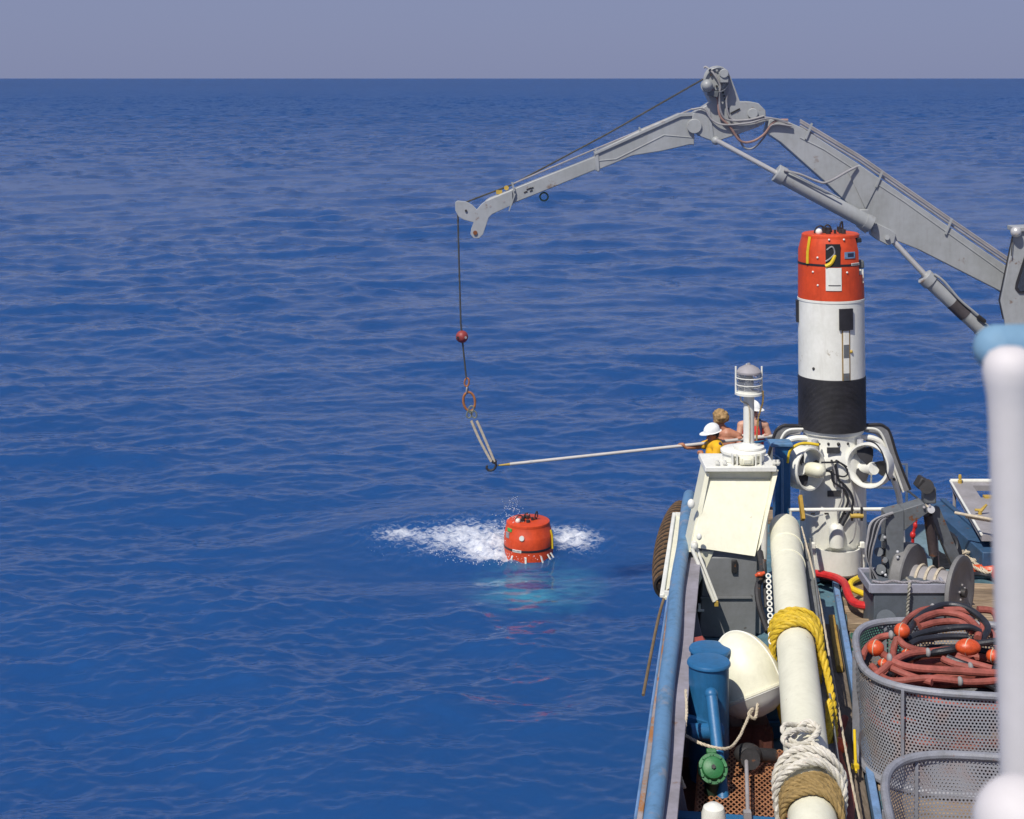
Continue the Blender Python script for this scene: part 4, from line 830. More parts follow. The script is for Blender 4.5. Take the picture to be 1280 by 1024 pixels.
# ================================================================== CRANE
CD = 24.5; CW = .34
crn = thing('deck_crane', P(1330, 700, CD) * Vector((1, 1, 0)) if False else (P(1330, 0, CD).x, CD + .17, 1.985), 'grey folding knuckle boom crane reaching out over the sea', 'crane')
def cp(pix, name, mat=GREYC, d=CD, th=CW, bevel=.012, par=crn): m = MB(); m.pxprism(pix, d, th); return m.build(name, mat, par, bevel=bevel)
mainb = cp([(962, 149), (985, 152), (1003, 160), (1075, 206), (1190, 286), (1345, 392), (1345, 425), (1250, 364), (1150, 313), (1098, 292), (1080, 274), (1030, 226), (976, 178), (958, 166)], 'main_boom')
m = MB(); m.tube([P(1000, 172, CD - .0), P(1030, 187, CD - .0), P(1130, 252, CD - .0), P(1260, 345, CD - .0)], .012, 6); m.build('weld_seam', GREYC, mainb)
cp([(1060, 214), (1075, 206), (1100, 226), (1082, 262)], 'doubler_plate', d=CD - .02, th=.02)
knu = cp([(876, 171), (894, 178), (905, 174), (948, 159), (958, 152), (957, 138), (948, 129), (938, 127), (925, 127), (922, 118), (913, 95), (901, 90), (886, 98), (882, 112), (889, 128), (881, 133), (866, 142), (864, 158)], 'knuckle', d=CD - .05, th=CW + .1)
m = MB(); m.cyl(P(941, 142, CD - .09), P(941, 142, CD + .45), .085, n=20); m.build('knuckle_pin', GREYC, knu, bevel=.01)
m = MB(); m.box(P(919, 139, CD - .055), (.17, .02, .025), Matrix.Rotation(R(27), 3, 'Y').inverted()); m.build('slot', DARK, knu)
m = MB(); m.cyl(P(868, 158, CD - .07), P(868, 158, CD + .42), .12, n=20); m.build('pivot_boss', GREYC, knu, bevel=.01)
m = MB(); m.box(P(888, 156, CD - .06), (.05, .02, .52), Matrix.Rotation(R(-8), 3, 'Y')); m.build('rib', GREYC, knu); 
# hoist winch on the knuckle
wi = MB(); wi.cyl(P(896, 99, CD - .16), P(896, 99, CD + .5), .19, n=24); wi.build('winch_drum', GREYC, knu, bevel=.015)
m = MB(); m.cyl(P(884, 107, CD - .24), P(884, 107, CD - .02), .105, n=18); m.sphere(P(884, 107, CD - .24), .09, n=8); m.build('winch_motor', GREYC, knu)
for i in range(7):
    a = 2 * math.pi * i / 7; q = P(898, 98, CD - .16) + Vector((math.cos(a) * .13, 0, math.sin(a) * .13)); m = MB(); m.cyl(q, q - Vector((0, .03, 0)), .02, n=6); m.build('bolt', DARK if i % 2 else GREYC, knu)
m = MB(); m.tube(cr([P(880, 85, CD - .1), P(883, 84, CD - .12), P(892, 92, CD - .2), P(900, 107, CD - .2), P(899, 120, CD - .18), P(901, 140, CD - .14), P(910, 150, CD - .12), P(935, 150, CD - .12), P(955, 145, CD - .12)], 6), .018, 8); m.build('hydraulic_hose', HOSEG, knu)
m = MB(); m.tube(cr([P(890, 112, CD - .2), P(897, 124, CD - .14), P(900, 145, CD - .12), P(912, 158, CD - .1), P(925, 176, CD - .05), P(940, 177, CD), P(955, 168, CD), P(968, 152, CD - .06), P(985, 150, CD - .06)], 6), .02, 8); m.build('hydraulic_hose', M('faded_red_hose', (.33, .20, .17), .6, var=.25), knu)
m = MB(); m.tube(cr([P(922, 168, CD + .1), P(930, 184, CD + .1), P(942, 185, CD + .1), P(955, 172, CD + .05), P(966, 156, CD - .06), P(990, 158, CD - .06)], 6), .016, 8); m.build('hydraulic_hose', HOSEG, knu)
m = MB(); m.tube(cr([P(865, 137, CD - .06), P(880, 136, CD - .1), P(890, 150, CD - .1), P(905, 156, CD - .12), P(935, 154, CD - .12), P(960, 148, CD - .1), P(985, 152, CD - .06)], 6), .016, 8); m.build('hydraulic_hose', HOSEG, knu)
for y0_ in (-.2, .46):
    m = MB(); m.lathe([(.20, -.015), (.215, -.01), (.215, .02), (.20, .025)], P(896, 99, CD + y0_), basis((0, 1, 0)), n=28); m.build('drum_flange', GREYC, knu)
m = MB(); m.cyl(P(905, 92, CD - .3), P(905, 92, CD - .1), .075, n=14); m.box(P(905, 100, CD - .22), (.13, .12, .09)); m.build('brake_housing', GREYC, knu, bevel=.01)
m = MB(); m.box(P(891, 117, CD - .14), (.16, .16, .10), Matrix.Rotation(R(12), 3, 'Y')); m.build('valve_manifold', GREYD, knu, bevel=.01)
for i in range(6):
    m = MB(); m.cyl(P(904 + i * 1.2, 116 + i * 4, CD - .07), P(904 + i * 1.2, 116 + i * 4, CD - .04), .016, n=6); m.build('bolt', DARK, knu)
m = MB(); m.tube(cr([P(908, 100, CD - .2), P(911, 112, CD - .16), P(908, 126, CD - .12), P(912, 146, CD - .11), P(930, 153, CD - .11), P(958, 147, CD - .1), P(990, 156, CD - .05)], 6), .016, 8); m.build('hydraulic_hose', HOSEG, knu)
# jib: sleeve, telescopic section, head
jib = cp([(868, 141), (868, 181), (862, 181), (828, 189), (790, 195), (752, 211), (744, 214), (743, 191), (800, 163), (850, 142)], 'jib_sleeve', d=CD, th=CW - .02)
cp([(868, 141), (850, 142), (743, 191), (743.5, 194), (851, 146), (868, 145)], 'jib_top_flange', d=CD - .03, th=CW + .04, bevel=.004)
m = MB(); m.tube([P(749, 201, CD - .0), P(770, 199, CD - .0), P(830, 169, CD - .0), P(866, 172, CD - .0)], .010, 6); m.build('weld_seam', GREYC, jib)
cp([(748, 194), (748, 211), (690, 235), (630, 259), (617, 268), (612, 262), (606, 252), (612, 248)], 'telescopic_section', d=CD + .04, th=CW - .1)
cp([(744, 190), (748, 189), (750, 214), (746, 215)], 'collar', d=CD - .02, th=CW + .02)
hdp = [(569, 253), (572, 251), (582, 252), (590, 256), (596, 262), (602, 255), (606, 252), (640, 238), (641, 256), (615, 268), (611, 272), (604, 293), (599, 298), (592, 298), (588, 293), (589, 286), (592, 278), (580, 275), (573, 271), (569, 263)]
for dd in (-.02, .22): cp(hdp, 'head_plate', d=CD + .02 + dd, th=.035, bevel=.006)
m = MB(); m.cyl(P(582, 264, CD + .06), P(582, 264, CD + .22), .13, n=24); m.build('head_sheave', GREYD, crn)
for x, y, r in ((582.5, 263.5, .02), (594, 291, .035)):
    m = MB(); m.cyl(P(x, y, CD - .02), P(x, y, CD + .3), r, n=12); m.build('pin', DARK if r < .03 else RUSTM, crn)
for x, y in ((613, 258), (630, 252)):
    m = MB(); m.cyl(P(x, y, CD - .003), P(x, y, CD + .03), .018, n=8); m.build('bolt', PALEG, crn)
m = MB(); m.box(P(640, 253, CD + .02), (.02, .05, .30), Matrix.Rotation(R(20), 3, 'Y')); m.build('stop_plate', GREYC, crn)
for x, y, w_ in ((657, 240, .06), (661, 236, .08), (665, 235, .05), (664, 238.5, .05)):
    m = MB(); m.box(P(x, y, CD + .036), (w_, .012, .018), Matrix.Rotation(R(-22), 3, 'Y')); m.build('stencil_mark', DARK, crn)
m = MB(); m.torus(P(680, 246, CD + .15), .065, .014, Matrix.Rotation(R(90), 3, 'X')); m.build('lifting_eye', M('green_eye', (.10, .16, .10), .6), crn)
m = MB(); m.cyl(P(633, 235, CD + .1), P(633, 235, CD + .2), .04, n=10); m.box(P(624, 240, CD + .15), (.10, .08, .06)); m.build('rope_guide', GOLD, crn)
for off in (0, .12):
    m = MB(); m.tube([P(866, 136, CD + .04 + off), P(745, 186, CD + .04 + off), P(641, 230, CD + .04 + off)], .013, 6); m.build('hydraulic_line', PALEG, crn)
for x, y in ((745, 191), (641, 234), (800, 165)):
    m = MB(); m.bar(P(x - 1, y - 6, CD), P(x + 2, y + 5, CD), .03, .03); m.build('line_clip', GREYC, crn)
# cylinders
def cyl_ram(rod, barrel, rr, br, d, nm):
    a, b_ = [P(x, y, d) for x, y in rod]; c, e = [P(x, y, d) for x, y in barrel]; ax = (e - c).normalized()
    m = MB(); m.cyl(a, b_ + ax * .3, rr, n=16); m.build('piston_rod', CHROME, crn)
    m = MB(); m.cyl(c, e, br, n=24); brl = m.build('cylinder_barrel', GREYC, crn)
    m = MB(); m.cyl(c - ax * .03, c + ax * .12, br * 1.18, n=24); m.build('gland', GREYC, brl, bevel=.008)
    m = MB(); m.cyl(e - ax * .02, e + ax * .10, br * 1.1, n=24); m.build('end_cap', GREYC, brl); return c, e, ax, brl
c, e, ax, brl = cyl_ram([(894, 175), (972, 217)], [(972, 217), (1082, 277)], .042, .125, CD + .17 - .30, 'jib')
m = MB(); m.sphere(P(895, 176, CD - .1), .07); m.build('rod_eye', GREYC, crn)
m = MB(); m.tube(cr([P(980, 213, CD - .28), P(1000, 218, CD - .3), P(1020, 226, CD - .3), P(1034, 228, CD - .3), P(1060, 214, CD - .12), P(1072, 208, CD - .05)], 6), .02, 8); m.build('hydraulic_hose', HOSEG, brl)
m = MB(); m.tube([P(985, 214, CD - .3), P(1050, 248, CD - .3)], .013, 6); m.build('hard_line', GREYC, brl)
cp([(1072, 262), (1086, 262), (1090, 282), (1082, 292), (1072, 284)], 'cylinder_lug', d=CD - .16, th=.12)
c, e, ax, brl = cyl_ram([(1112, 297), (1157, 347)], [(1157, 347), (1226, 411)], .048, .118, CD + .02, 'main')
m = MB(); m.cyl(P(1190, 377.5, CD + .02), P(1207, 393.5, CD + .02), .122, n=24); m.build('dark_band', M('primer_band', (.07, .06, .065), .6, var=.3), brl)
m = MB(); m.tube(cr([P(1168, 343, CD - .08), P(1180, 352, CD - .1), P(1200, 375, CD - .1), P(1220, 392, CD - .1), P(1232, 403, CD - .1)], 6), .02, 8); m.build('hard_line', GREYC, brl)
m = MB(); m.tube([P(1222, 395, CD - .11), P(1231, 402, CD - .11)], .035, 8); m.build('coupling', DARK, brl)
lug = cp([(1088, 284), (1096, 279), (1113, 287), (1120, 293), (1118, 304), (1110, 307), (1097, 300), (1089, 294)], 'rod_lug', d=CD - .06, th=.16)
for x, y in ((1093.5, 288), (1109, 297)):
    m = MB(); m.cyl(P(x, y, CD - .1), P(x, y, CD + .12), .04, n=12); m.build('pin', GREYC, lug)
# hydraulic pipes along the main boom
for k_, (oy, od) in enumerate(((-3, .05), (-7, .12), (-10, .2))):
    m = MB(); m.tube([P(1000, 160 + oy, CD + od), P(1075, 205 + oy, CD + od), P(1190, 285 + oy, CD + od), P(1345, 391 + oy, CD + od)], .018, 6); m.build('hydraulic_line', PALEG if k_ else HOSEG, crn)
for x, y in ((1012, 166), (1100, 226), (1187, 285)):
    m = MB(); m.bar(P(x + 3, y - 12, CD - .02), P(x - 5, y + 8, CD - .02), .03, .03); m.build('line_clip', GREYC, crn)
# pedestal and cab
pd = P(1345, 400, CD); m = MB(); m.lathe([(.55, 1.985), (.55, 2.1), (.42, 2.15), (.40, pd.z - .5), (.5, pd.z - .45), (.5, pd.z - .3)], (pd.x, CD + .17, 0), n=32); m.build('pedestal', GREYC, crn)
m = MB(); m.tube([P(1226, 411, CD + .02), P(1300, 470, CD + .02)], .09, 16); m.box(P(1315, 440, CD + .17), (.7, .5, 1.3)); m.build('slew_column', GREYC, crn, bevel=.02)
cabp = [(1269, 288), (1400, 285), (1400, 470), (1262, 470), (1256, 400), (1251, 376)]
cabo = cp(cabp, 'cab_side', d=CD - .75, th=.05, bevel=.01)
m = MB(); m.pxprism([(1268, 284), (1402, 280), (1402, 286), (1268, 290)], CD - .8, .35); m.build('cab_roof', GREYC, cabo, bevel=.01)
cp([(1269, 288), (1272, 290), (1255, 376), (1259, 400), (1256, 400), (1251, 376)], 'cab_front', d=CD - .70, th=.6, bevel=.004, par=cabo) if False else None
m = MB(); m.pxprism([(1269, 290), (1271, 290), (1254, 376), (1258, 400), (1256, 400), (1251, 376)], CD - .70, .12); m.build('cab_front', DARK, cabo)
wp = [(1281, 320), (1340, 318), (1340, 367), (1274, 367), (1269, 361), (1270, 354)]
m = MB(); m.pxprism(wp, CD - .77, .02); m.build('window_gasket', BLACKR, cabo); m = MB(); m.pxprism([(1283, 323), (1338, 321), (1338, 364), (1275, 364), (1272, 359)], CD - .78, .015); m.build('window_pane', CABGL, cabo)
m = MB(); m.sphere(P(1270, 290, CD - .82), .085, n=12); m.build('work_lamp', CHROME, cabo)
m = MB(); m.tube([P(1266, 296, CD - .8), P(1264, 320, CD - .8)], .008, 5); m.build('lamp_lead', DARK, cabo)
# hoist wire
dw = CD + .14
m = MB(); m.tube([P(879, 99, dw), P(760, 167, dw), P(640, 231, dw), P(583, 252.5, dw), P(576, 254, dw), P(572.5, 258, dw), P(572.3, 265, dw), P(573, 300, dw), P(576, 405, dw), P(577.5, 421, dw), P(580, 445, dw), P(583, 474, dw)], .014, 6); m.build('hoist_wire', CABLE, crn)
# ------------------------------------------------------------------ ball weight, sling and hook
bw = thing('ball_weight', P(577.5, 429, dw), 'dull red ball weight threaded on the crane wire', 'weight')
m = MB(); m.sphere(P(577.5, 421, dw), .10, n=16); m.build('ball', BALLR, bw)
for s in (-1, 1):
    m = MB(); q = P(577.5 + s * 4.6, 421, dw) - Vector((0, .072, 0)); m.cyl(q, q - Vector((-s * .005, .022, 0)), .02, n=10); m.build('plug', PALEG if s > 0 else DARK, bw)
sl = thing('lifting_sling', P(615, 585, dw), 'rusty lifting ring with twin tan straps and hook hanging from the crane wire', 'sling')
Ry = Matrix.Rotation(R(90), 3, 'X')
m = MB(); m.torus(P(583.5, 478, dw), .045, .014, Matrix.Rotation(R(8), 3, 'Y') @ Ry, sx=.8, sy=1.5, n=20, k=6); m.build('top_link', RUSTR, sl)
m = MB(); m.torus(P(584, 488, dw), .04, .014, Matrix.Rotation(R(70), 3, 'Z') @ Ry, sx=.7, sy=1.3, n=16, k=6); m.build('swivel', PALEG, sl)
m = MB(); m.torus(P(586.5, 502, dw), .105, .02, Matrix.Rotation(R(-7), 3, 'Y') @ Ry, sx=.9, sy=1.45, n=28, k=8); m.build('master_ring', RUSTR, sl)
for x, y in ((586.5, 518), (592.5, 518), (589, 512)):
    m = MB(); m.torus(P(x, y, dw - .02), .05, .013, Matrix.Rotation(R(10 if x < 590 else -20), 3, 'Y') @ Ry, sx=.8, sy=1.2, n=16, k=6); m.build('shackle', M('pale_shackle', (.30, .31, .26), .5, metal=.5, var=.3), sl)
m = MB(); m.tube(cr([P(589, 526, dw), P(600, 551, dw), P(614, 577, dw)], 6), .022, 8); m.build('strap', TROPE, sl)
m = MB(); m.tube(cr([P(596, 526, dw), P(607, 551, dw), P(618, 577, dw)], 6), .022, 8); m.build('strap', TROPE, sl)
m = MB(); m.tube(cr([P(616, 575, dw), P(620, 581, dw), P(617, 587, dw), P(611, 588, dw), P(608, 584, dw), P(610, 582, dw)], 6), [.02] * 24 + [.014] * 7, 8); m.torus(P(618, 577, dw), .03, .012, Ry); m.build('hook', DARK, sl)
# long pole
pa, pb = P(622, 582, CD + .2), P(1000, 541.5, CD + .48); POLE = (pa, pb)
po_ = thing('reach_pole', (pa + pb) / 2, 'long pale pole held out over the water towards the hanging hook', 'pole')
m = MB(); m.tube([pa + (pb - pa) * .04, pb], .026, 10); m.build('shaft', M('pale_pole', (.52, .48, .45), .5, var=.12), po_)
m = MB(); m.tube([pa, pa + (pb - pa) * .045], [.012, .022], 8); m.build('tip', GOLD, po_)
m = MB(); m.cyl(pa + (pb - pa) * .105, pa + (pb - pa) * .115, .03, n=10); m.build('joint', GLASSF, po_)
def pole_at(px):
    t = (px - 622) / (1000 - 622); return pa + (pb - pa) * t
# ================================================================== PEOPLE
def remesh(mb, name, mat, parent, vox=.011, smooth=6):
    o = mb.build(name, mat, parent, smooth=0)
    r = o.modifiers.new('r', 'REMESH'); r.mode = 'VOXEL'; r.voxel_size = vox; r.use_smooth_shade = True
    s = o.modifiers.new('s', 'SMOOTH'); s.factor = .5; s.iterations = smooth
    dg = bpy.context.evaluated_depsgraph_get(); me = bpy.data.meshes.new_from_object(o.evaluated_get(dg)); o.modifiers.clear(); o.data = me
    me.polygons.foreach_set('use_smooth', [True] * len(me.polygons))
    if not me.materials: me.materials.append(mat)
    return o
def limb(m, pts, rs, n=10):
    m.tube(pts, rs, n)
    for p, r in zip(pts, rs): m.sphere(p, r * .99, n=8)
def hand(m, wrist, grip, axis, up):
    """palm from the wrist to the pole, four fingers and a thumb curled round it"""
    axis = axis.normalized(); pd_ = (grip - wrist).normalized(); palm = grip - pd_ * .02 + up * .025
    limb(m, [wrist, palm], [.027, .034])
    for i, L in enumerate((.9, 1.0, .95, .8)):
        b0 = palm + axis * (i - 1.5) * .021; f = [b0, b0 + pd_ * .035 * L + up * .012, b0 + pd_ * .060 * L - up * .018, b0 + pd_ * .035 - up * .050 * L]
        limb(m, f, [.0115, .0105, .0095, .008], 6)
    t0 = wrist + (palm - wrist) * .4 + axis * .03; limb(m, [t0, t0 + axis * .015 - up * .03 + pd_ * .03, t0 - up * .055 + pd_ * .05], [.013, .011, .009], 6)
def head(root, c, look, skin, tilt=0.):
    """look: horizontal unit vector the face points along; returns face basis"""
    side = look.cross(UZ).normalized(); b = Matrix((side, look, UZ)).transposed(); return b, side
def person(name, base, label, J, look, skin, clothes, hat, hair, pole_hands):
    root = thing(name, base, label, 'person'); W = lambda p: base + Vector(p)
    m = MB()
    limb(m, [W(J['pelvis']), W(J['waist']), W(J['chest'])], [.155, .142, .165], 14)
    side = Vector(J['side']).normalized()
    shl, shr = W(J['shl']), W(J['shr'])
    limb(m, [shl, (shl + shr) / 2 + UZ * .03, shr], [.068, .10, .068], 12)
    limb(m, [W(J['chest']), (shl + shr) / 2], [.16, .12], 12)
    for s, k in ((-1, 'l'), (1, 'r')):
        hip = W(J['pelvis']) + side * s * .095 - UZ * .05
        limb(m, [hip, W(J['knee' + k]), W(J['foot' + k]) + UZ * .08], [.092, .062, .042], 12)
        ft = W(J['foot' + k]); fd = Vector(J['toe']).normalized(); limb(m, [ft + UZ * .045 - fd * .04, ft + UZ * .035 + fd * .14], [.045, .036], 8)
    for k in 'lr':
        sh_, el, wr = W(J['sh' + k]), W(J['el' + k]), W(J['wr' + k])
        limb(m, [sh_, (sh_ + el) / 2, el, (el * .65 + wr * .35), wr], [.062, .054, .043, .041, .028], 10)
        g = pole_hands.get(k)
        g = wr + (wr - el).normalized() * .09 if g is None else W(g)
        hand(m, wr, g, (POLE[1] - POLE[0]), UZ)
    hc = W(J['head']); lk = Vector(look).normalized(); sd_ = lk.cross(UZ).normalized(); hb = Matrix((sd_, lk, sd_.cross(lk))).transposed()
    limb(m, [(shl + shr) / 2 + UZ * .02, hc - hb @ Vector((0, .02, .07))], [.062, .056], 10)
    m.sphere(hc + hb @ Vector((0, -.012, .025)), .098, (.80, .98, 1.0), 14, hb)
    m.sphere(hc + hb @ Vector((0, .022, -.045)), .074, (.82, .92, 1.05), 12, hb)
    limb(m, [hc + hb @ Vector((0, .082, .012)), hc + hb @ Vector((0, .108, -.022))], [.011, .016], 8)      # nose
    m.sphere(hc + hb @ Vector((0, .078, -.098)), .024, (1.2, .8, .8), 8, hb)                                  # chin
    m.sphere(hc + hb @ Vector((0, .083, -.062)), .022, (1.5, .6, .55), 8, hb)                                 # mouth
    for s in (-1, 1): m.sphere(hc + hb @ Vector((s * .079, -.01, -.005)), .03, (.35, .7, 1), 8, hb)          # ears
    body = remesh(m, 'body', skin, root, .009, 4)
    for s in (-1, 1):
        e = MB(); e.sphere(hc + hb @ Vector((s * .032, .079, .012)), .012, (1.2, .6, .7), 6, hb); e.build('eye', EYE, body)
    e = MB(); e.sphere(hc + hb @ Vector((0, .096, -.062)), .016, (1.6, .35, .45), 6, hb); e.build('lips', LIPS, body)
    hm = MB(); rd = random.Random(hash(name) % 97 + int(base.x * 100))
    if hair[1] == 'bushy':
        hm.sphere(hc + hb @ Vector((0, -.03, .045)), .128, (.98, 1.0, .88), 14, hb)
        for i in range(70):
            a = rd.uniform(0, 2 * math.pi); t = rd.uniform(-.55, 1); q = Vector((math.cos(a) * math.sqrt(1 - t * t), math.sin(a) * math.sqrt(1 - t * t), t))
            if q.y > .55 and q.z < .35: continue
            hm.sphere(hc + hb @ (Vector((0, -.03, .045)) + q * .122), rd.uniform(.020, .038), n=6)
    else:
        hm.sphere(hc + hb @ Vector((0, -.028, .03)), .102, (.86, .95, .98), 12, hb)
    remesh(hm, 'hair', hair[0], body, .012, 2)
    if hat:
        q = hc + hb @ Vector((0, -.005, .055)); tb = hb @ Matrix.Rotation(R(hat), 3, 'X')
        h_ = MB(); prof = [(.150, 0), (.132, .006), (.128, .02)] + [(.128 * math.cos(t), .02 + .118 * math.sin(t)) for t in np.linspace(.12, math.pi / 2, 10)]
        h_.lathe(prof, q, tb @ Matrix.Diagonal((.90, 1.08, 1)), n=28); hh = h_.build('hard_hat', HATW, root)
        h_ = MB(); h_.prism([q + tb @ Vector((math.cos(a) * .122 * .98, .06 + math.sin(a) * .16, .0)) for a in np.linspace(0, math.pi, 12)], tb @ Vector((0, 0, .008))); h_.build('brim', HATW, hh)
        h_ = MB(); h_.tube([q + tb @ Vector((0, math.cos(t) * .139, .022 + math.sin(t) * .120)) for t in np.linspace(.15, math.pi - .15, 14)], .008, 6); h_.build('ridge', HATW, hh)
        h_ = MB(); p_ = q + tb @ Vector((.0, -.132, .05)); h_.cyl(p_, p_ + tb @ Vector((0, -.008, 0)), .014, n=10); h_.build('badge', NAVY, hh)
    for nm, mat, kind in clothes:
        c_ = MB()
        if kind == 'trousers':
            limb(c_, [W(J['pelvis']) + UZ * .02, W(J['waist']) - UZ * .06], [.172, .160], 14)
            for s, k in ((-1, 'l'), (1, 'r')):
                limb(c_, [W(J['pelvis']) + side * s * .095 - UZ * .04, W(J['knee' + k]), W(J['foot' + k]) + UZ * .1], [.108, .083, .078], 12)
        elif kind == 'shirt':
            limb(c_, [W(J['pelvis']) + UZ * .06, W(J['waist']), W(J['chest'])], [.168, .160, .182], 14); limb(c_, [W(J['chest']), (shl + shr) / 2], [.178, .135], 12)
            limb(c_, [shl, (shl + shr) / 2 + UZ * .02, shr], [.082, .112, .082], 12)
            for k in 'lr':
                sh_, el = W(J['sh' + k]), W(J['el' + k]); limb(c_, [sh_, sh_ + (el - sh_) * .6], [.078, .072], 10)
        elif kind == 'vest':
            limb(c_, [W(J['waist']) - UZ * .02, W(J['chest'])], [.185, .20], 14); limb(c_, [W(J['chest']), (shl + shr) / 2 - UZ * .02], [.19, .12], 12)
        elif kind == 'boots':
            for k in 'lr':
                ft = W(J['foot' + k]); fd = Vector(J['toe']).normalized(); limb(c_, [ft + UZ * .16, ft + UZ * .06 - fd * .02, ft + UZ * .05 + fd * .15], [.062, .058, .05], 10)
        cl = remesh(c_, nm, mat, root, .014, 4)
        if kind == 'shirt':
            b_ = MB(); b_.tube(cr([shl + UZ * .088 + Vector((.03, -.03, 0)), (shl + shr) / 2 + Vector((.08, -.14, .02)), W(J['chest']) + Vector((.08, -.19, -.06))], 6), .024, 8); b_.build('shoulder_strap', NAVY, cl)
        if kind == 'vest':
            for zz, mt_ in ((.02, WHITE), (-.07, BLUE)):
                b_ = MB(); b_.torus(W(J['chest']) + UZ * (zz - .03), .188 + .01, .018, n=28, k=6); b_.build('vest_band', mt_, cl)
            for kk in ('shl', 'shr'):
                b_ = MB(); q_ = (W(J[kk]) * .55 + (shl + shr) * .225); b_.tube(cr([q_ + Vector((0, -.13, -.14)), q_ + Vector((0, -.06, .06)), q_ + Vector((0, .07, .06)), q_ + Vector((0, .14, -.12))], 5), .026, 8); b_.build('vest_strap', NAVY, cl)
    return root
p1 = Vector((P(893, 0, 24.75).x + .06, 24.75, DK - .03))
g1 = pole_at(851) - p1; g1b = pole_at(873) - p1
person('person', p1, 'person in white hard hat and yellow shirt leaning out with the long pole',
       dict(pelvis=(.04, .05, .95), waist=(.01, .02, 1.10), chest=(-.03, -.01, 1.28), side=(.2, 1, 0), shl=(-.03, -.20, 1.40), shr=(-.08, .17, 1.40), head=(-.095, -.03, 1.575),
            kneel=(.0, -.10, .50), kneer=(.02, .16, .50), footl=(.08, -.12, 0), footr=(.12, .18, 0), toe=(-1, 0, 0), ell=(-.13, -.30, 1.13), wrl=(-.25, -.12, 1.24), elr=(-.29, .20, 1.33), wrr=tuple(g1 + Vector((.085, .0, -.035)))),
       (-.80, -.25, -.20), SKIN1, [('trousers', NAVY, 'trousers'), ('shirt', YSHIRT, 'shirt'), ('boots', DARK, 'boots')], 2, (DHAIR, 'short'), {'r': g1})
p2 = Vector((P(899, 0, 25.45).x + .03, 25.45, DK - .03)); g2_ = pole_at(925) - p2
person('person', p2, 'bare backed person with bushy blond hair standing behind the pole',
       dict(pelvis=(.08, .05, .96), waist=(.10, .02, 1.10), chest=(.10, .0, 1.30), side=(1, .3, 0), shl=(-.08, .02, 1.43), shr=(.27, -.06, 1.40), head=(-.03, .0, 1.655),
            kneel=(-.02, .05, .52), kneer=(.18, .03, .52), footl=(-.04, .1, 0), footr=(.2, .08, 0), toe=(-.5, .6, 0), ell=(-.20, -.18, 1.22), wrl=(-.12, -.42, 1.36), elr=(.33, -.22, 1.18), wrr=tuple(g2_ + Vector((.05, .08, -.05)))),
       (-.75, .60, -.1), SKIN2, [('shorts', DENIM, 'trousers'), ('boots', DARK, 'boots')], None, (BLOND, 'bushy'), {'r': g2_})
p3 = Vector((P(941, 0, 25.55).x, 25.55, DK + .06)); g3 = pole_at(958) - p3
m = MB(); m.box(p3 - UZ * .06, (.8, .7, .10)); tag(m.build('standing_board', WOOD, bevel=.01), 'low wooden board under the person in the red vest', 'board')
person('person', p3, 'person in white hard hat and red life vest standing behind the lantern',
       dict(pelvis=(.0, .05, .97), waist=(.0, .03, 1.12), chest=(.0, .0, 1.32), side=(-1, .1, 0), shl=(.20, -.02, 1.46), shr=(-.20, -.01, 1.46), head=(.0, -.01, 1.69),
            kneel=(.11, .0, .52), kneer=(-.11, .0, .52), footl=(.12, .05, 0), footr=(-.12, .05, 0), toe=(.1, -1, 0), ell=(.30, -.10, 1.20), wrl=tuple(g3 + Vector((.07, .06, -.06))), elr=(-.27, -.12, 1.20), wrr=(-.10, -.42, 1.33)),
       (.62, -.75, -.12), SKIN3, [('trousers', DENIM, 'trousers'), ('vest', REDV, 'vest'), ('boots', DARK, 'boots')], 2, (DHAIR, 'short'), {'l': g3})
# ================================================================== WINCH AND DECK GEAR
WD = 20.7
wn = thing('cable_winch', P(1150, 770, WD), 'dark grey cable winch with two flanged drums and a bent frame', 'winch')
m = MB(); m.pxprism([(1108, 643), (1130, 637), (1130, 756), (1108, 756)], WD - .2, .30); m.build('column', GREYD, wn, bevel=.01)
m = MB(); m.pxprism([(1130, 637), (1155, 629), (1162, 640), (1150, 648), (1130, 664)], WD - .18, .26); m.build('arm', GREYD, wn, bevel=.008)
m = MB(); m.bar(P(1166, 636, WD + .1), P(1200, 716, WD + .2), .09, .16); m.build('leg', GREYD, wn, bevel=.006)
m = MB(); m.bar(P(1166, 636, WD + .5), P(1172, 740, WD + .9), .08, .1); m.build('leg', GREYD, wn)
m = MB(); m.tube([P(1160, 644, WD), P(1167, 694, WD)], .065, 14); m.build('post', M('dark_brown_steel', (.05, .035, .035), .6, var=.4, rust=.3), wn)
m = MB(); m.box(P(1161, 618, WD), (.17, .16, .22)); m.build('sheave_block', GREYD, wn, bevel=.02)
m = MB(); m.cyl(P(1158, 608, WD - .12), P(1158, 608, WD + .12), .10, n=20); m.build('sheave', DARK, wn); 
m = MB(); m.box(P(1152, 604, WD), (.14, .2, .16), Matrix.Rotation(R(30), 3, 'Y')); m.build('sheave_guard', DARK, wn, bevel=.02)
m = MB()
m.cyl(P(1164, 637, WD - .22), P(1164, 637, WD + .2), .05, n=14); m.build('pivot', CHROME, wn)
for x, y in ((1155, 634), (1162, 632)): m = MB(); m.cyl(P(x, y, WD - .22), P(x, y, WD - .18), .018, n=6); m.build('bolt', PALEG, wn)
dax = Vector((.80, -.60, 0)); cL = P(1141, 728, WD - .05); db = basis(dax, UZ); cR = cL + dax * .66
m = MB(); m.lathe([(.10, -.16), (.50, -.15), (.515, -.13), (.515, .0), (.50, .02), (.20, .03)], cL, db, n=48); m.build('drum_flange', M('drum_grey', (.17, .165, .165), .5, var=.2, scale=3), wn)
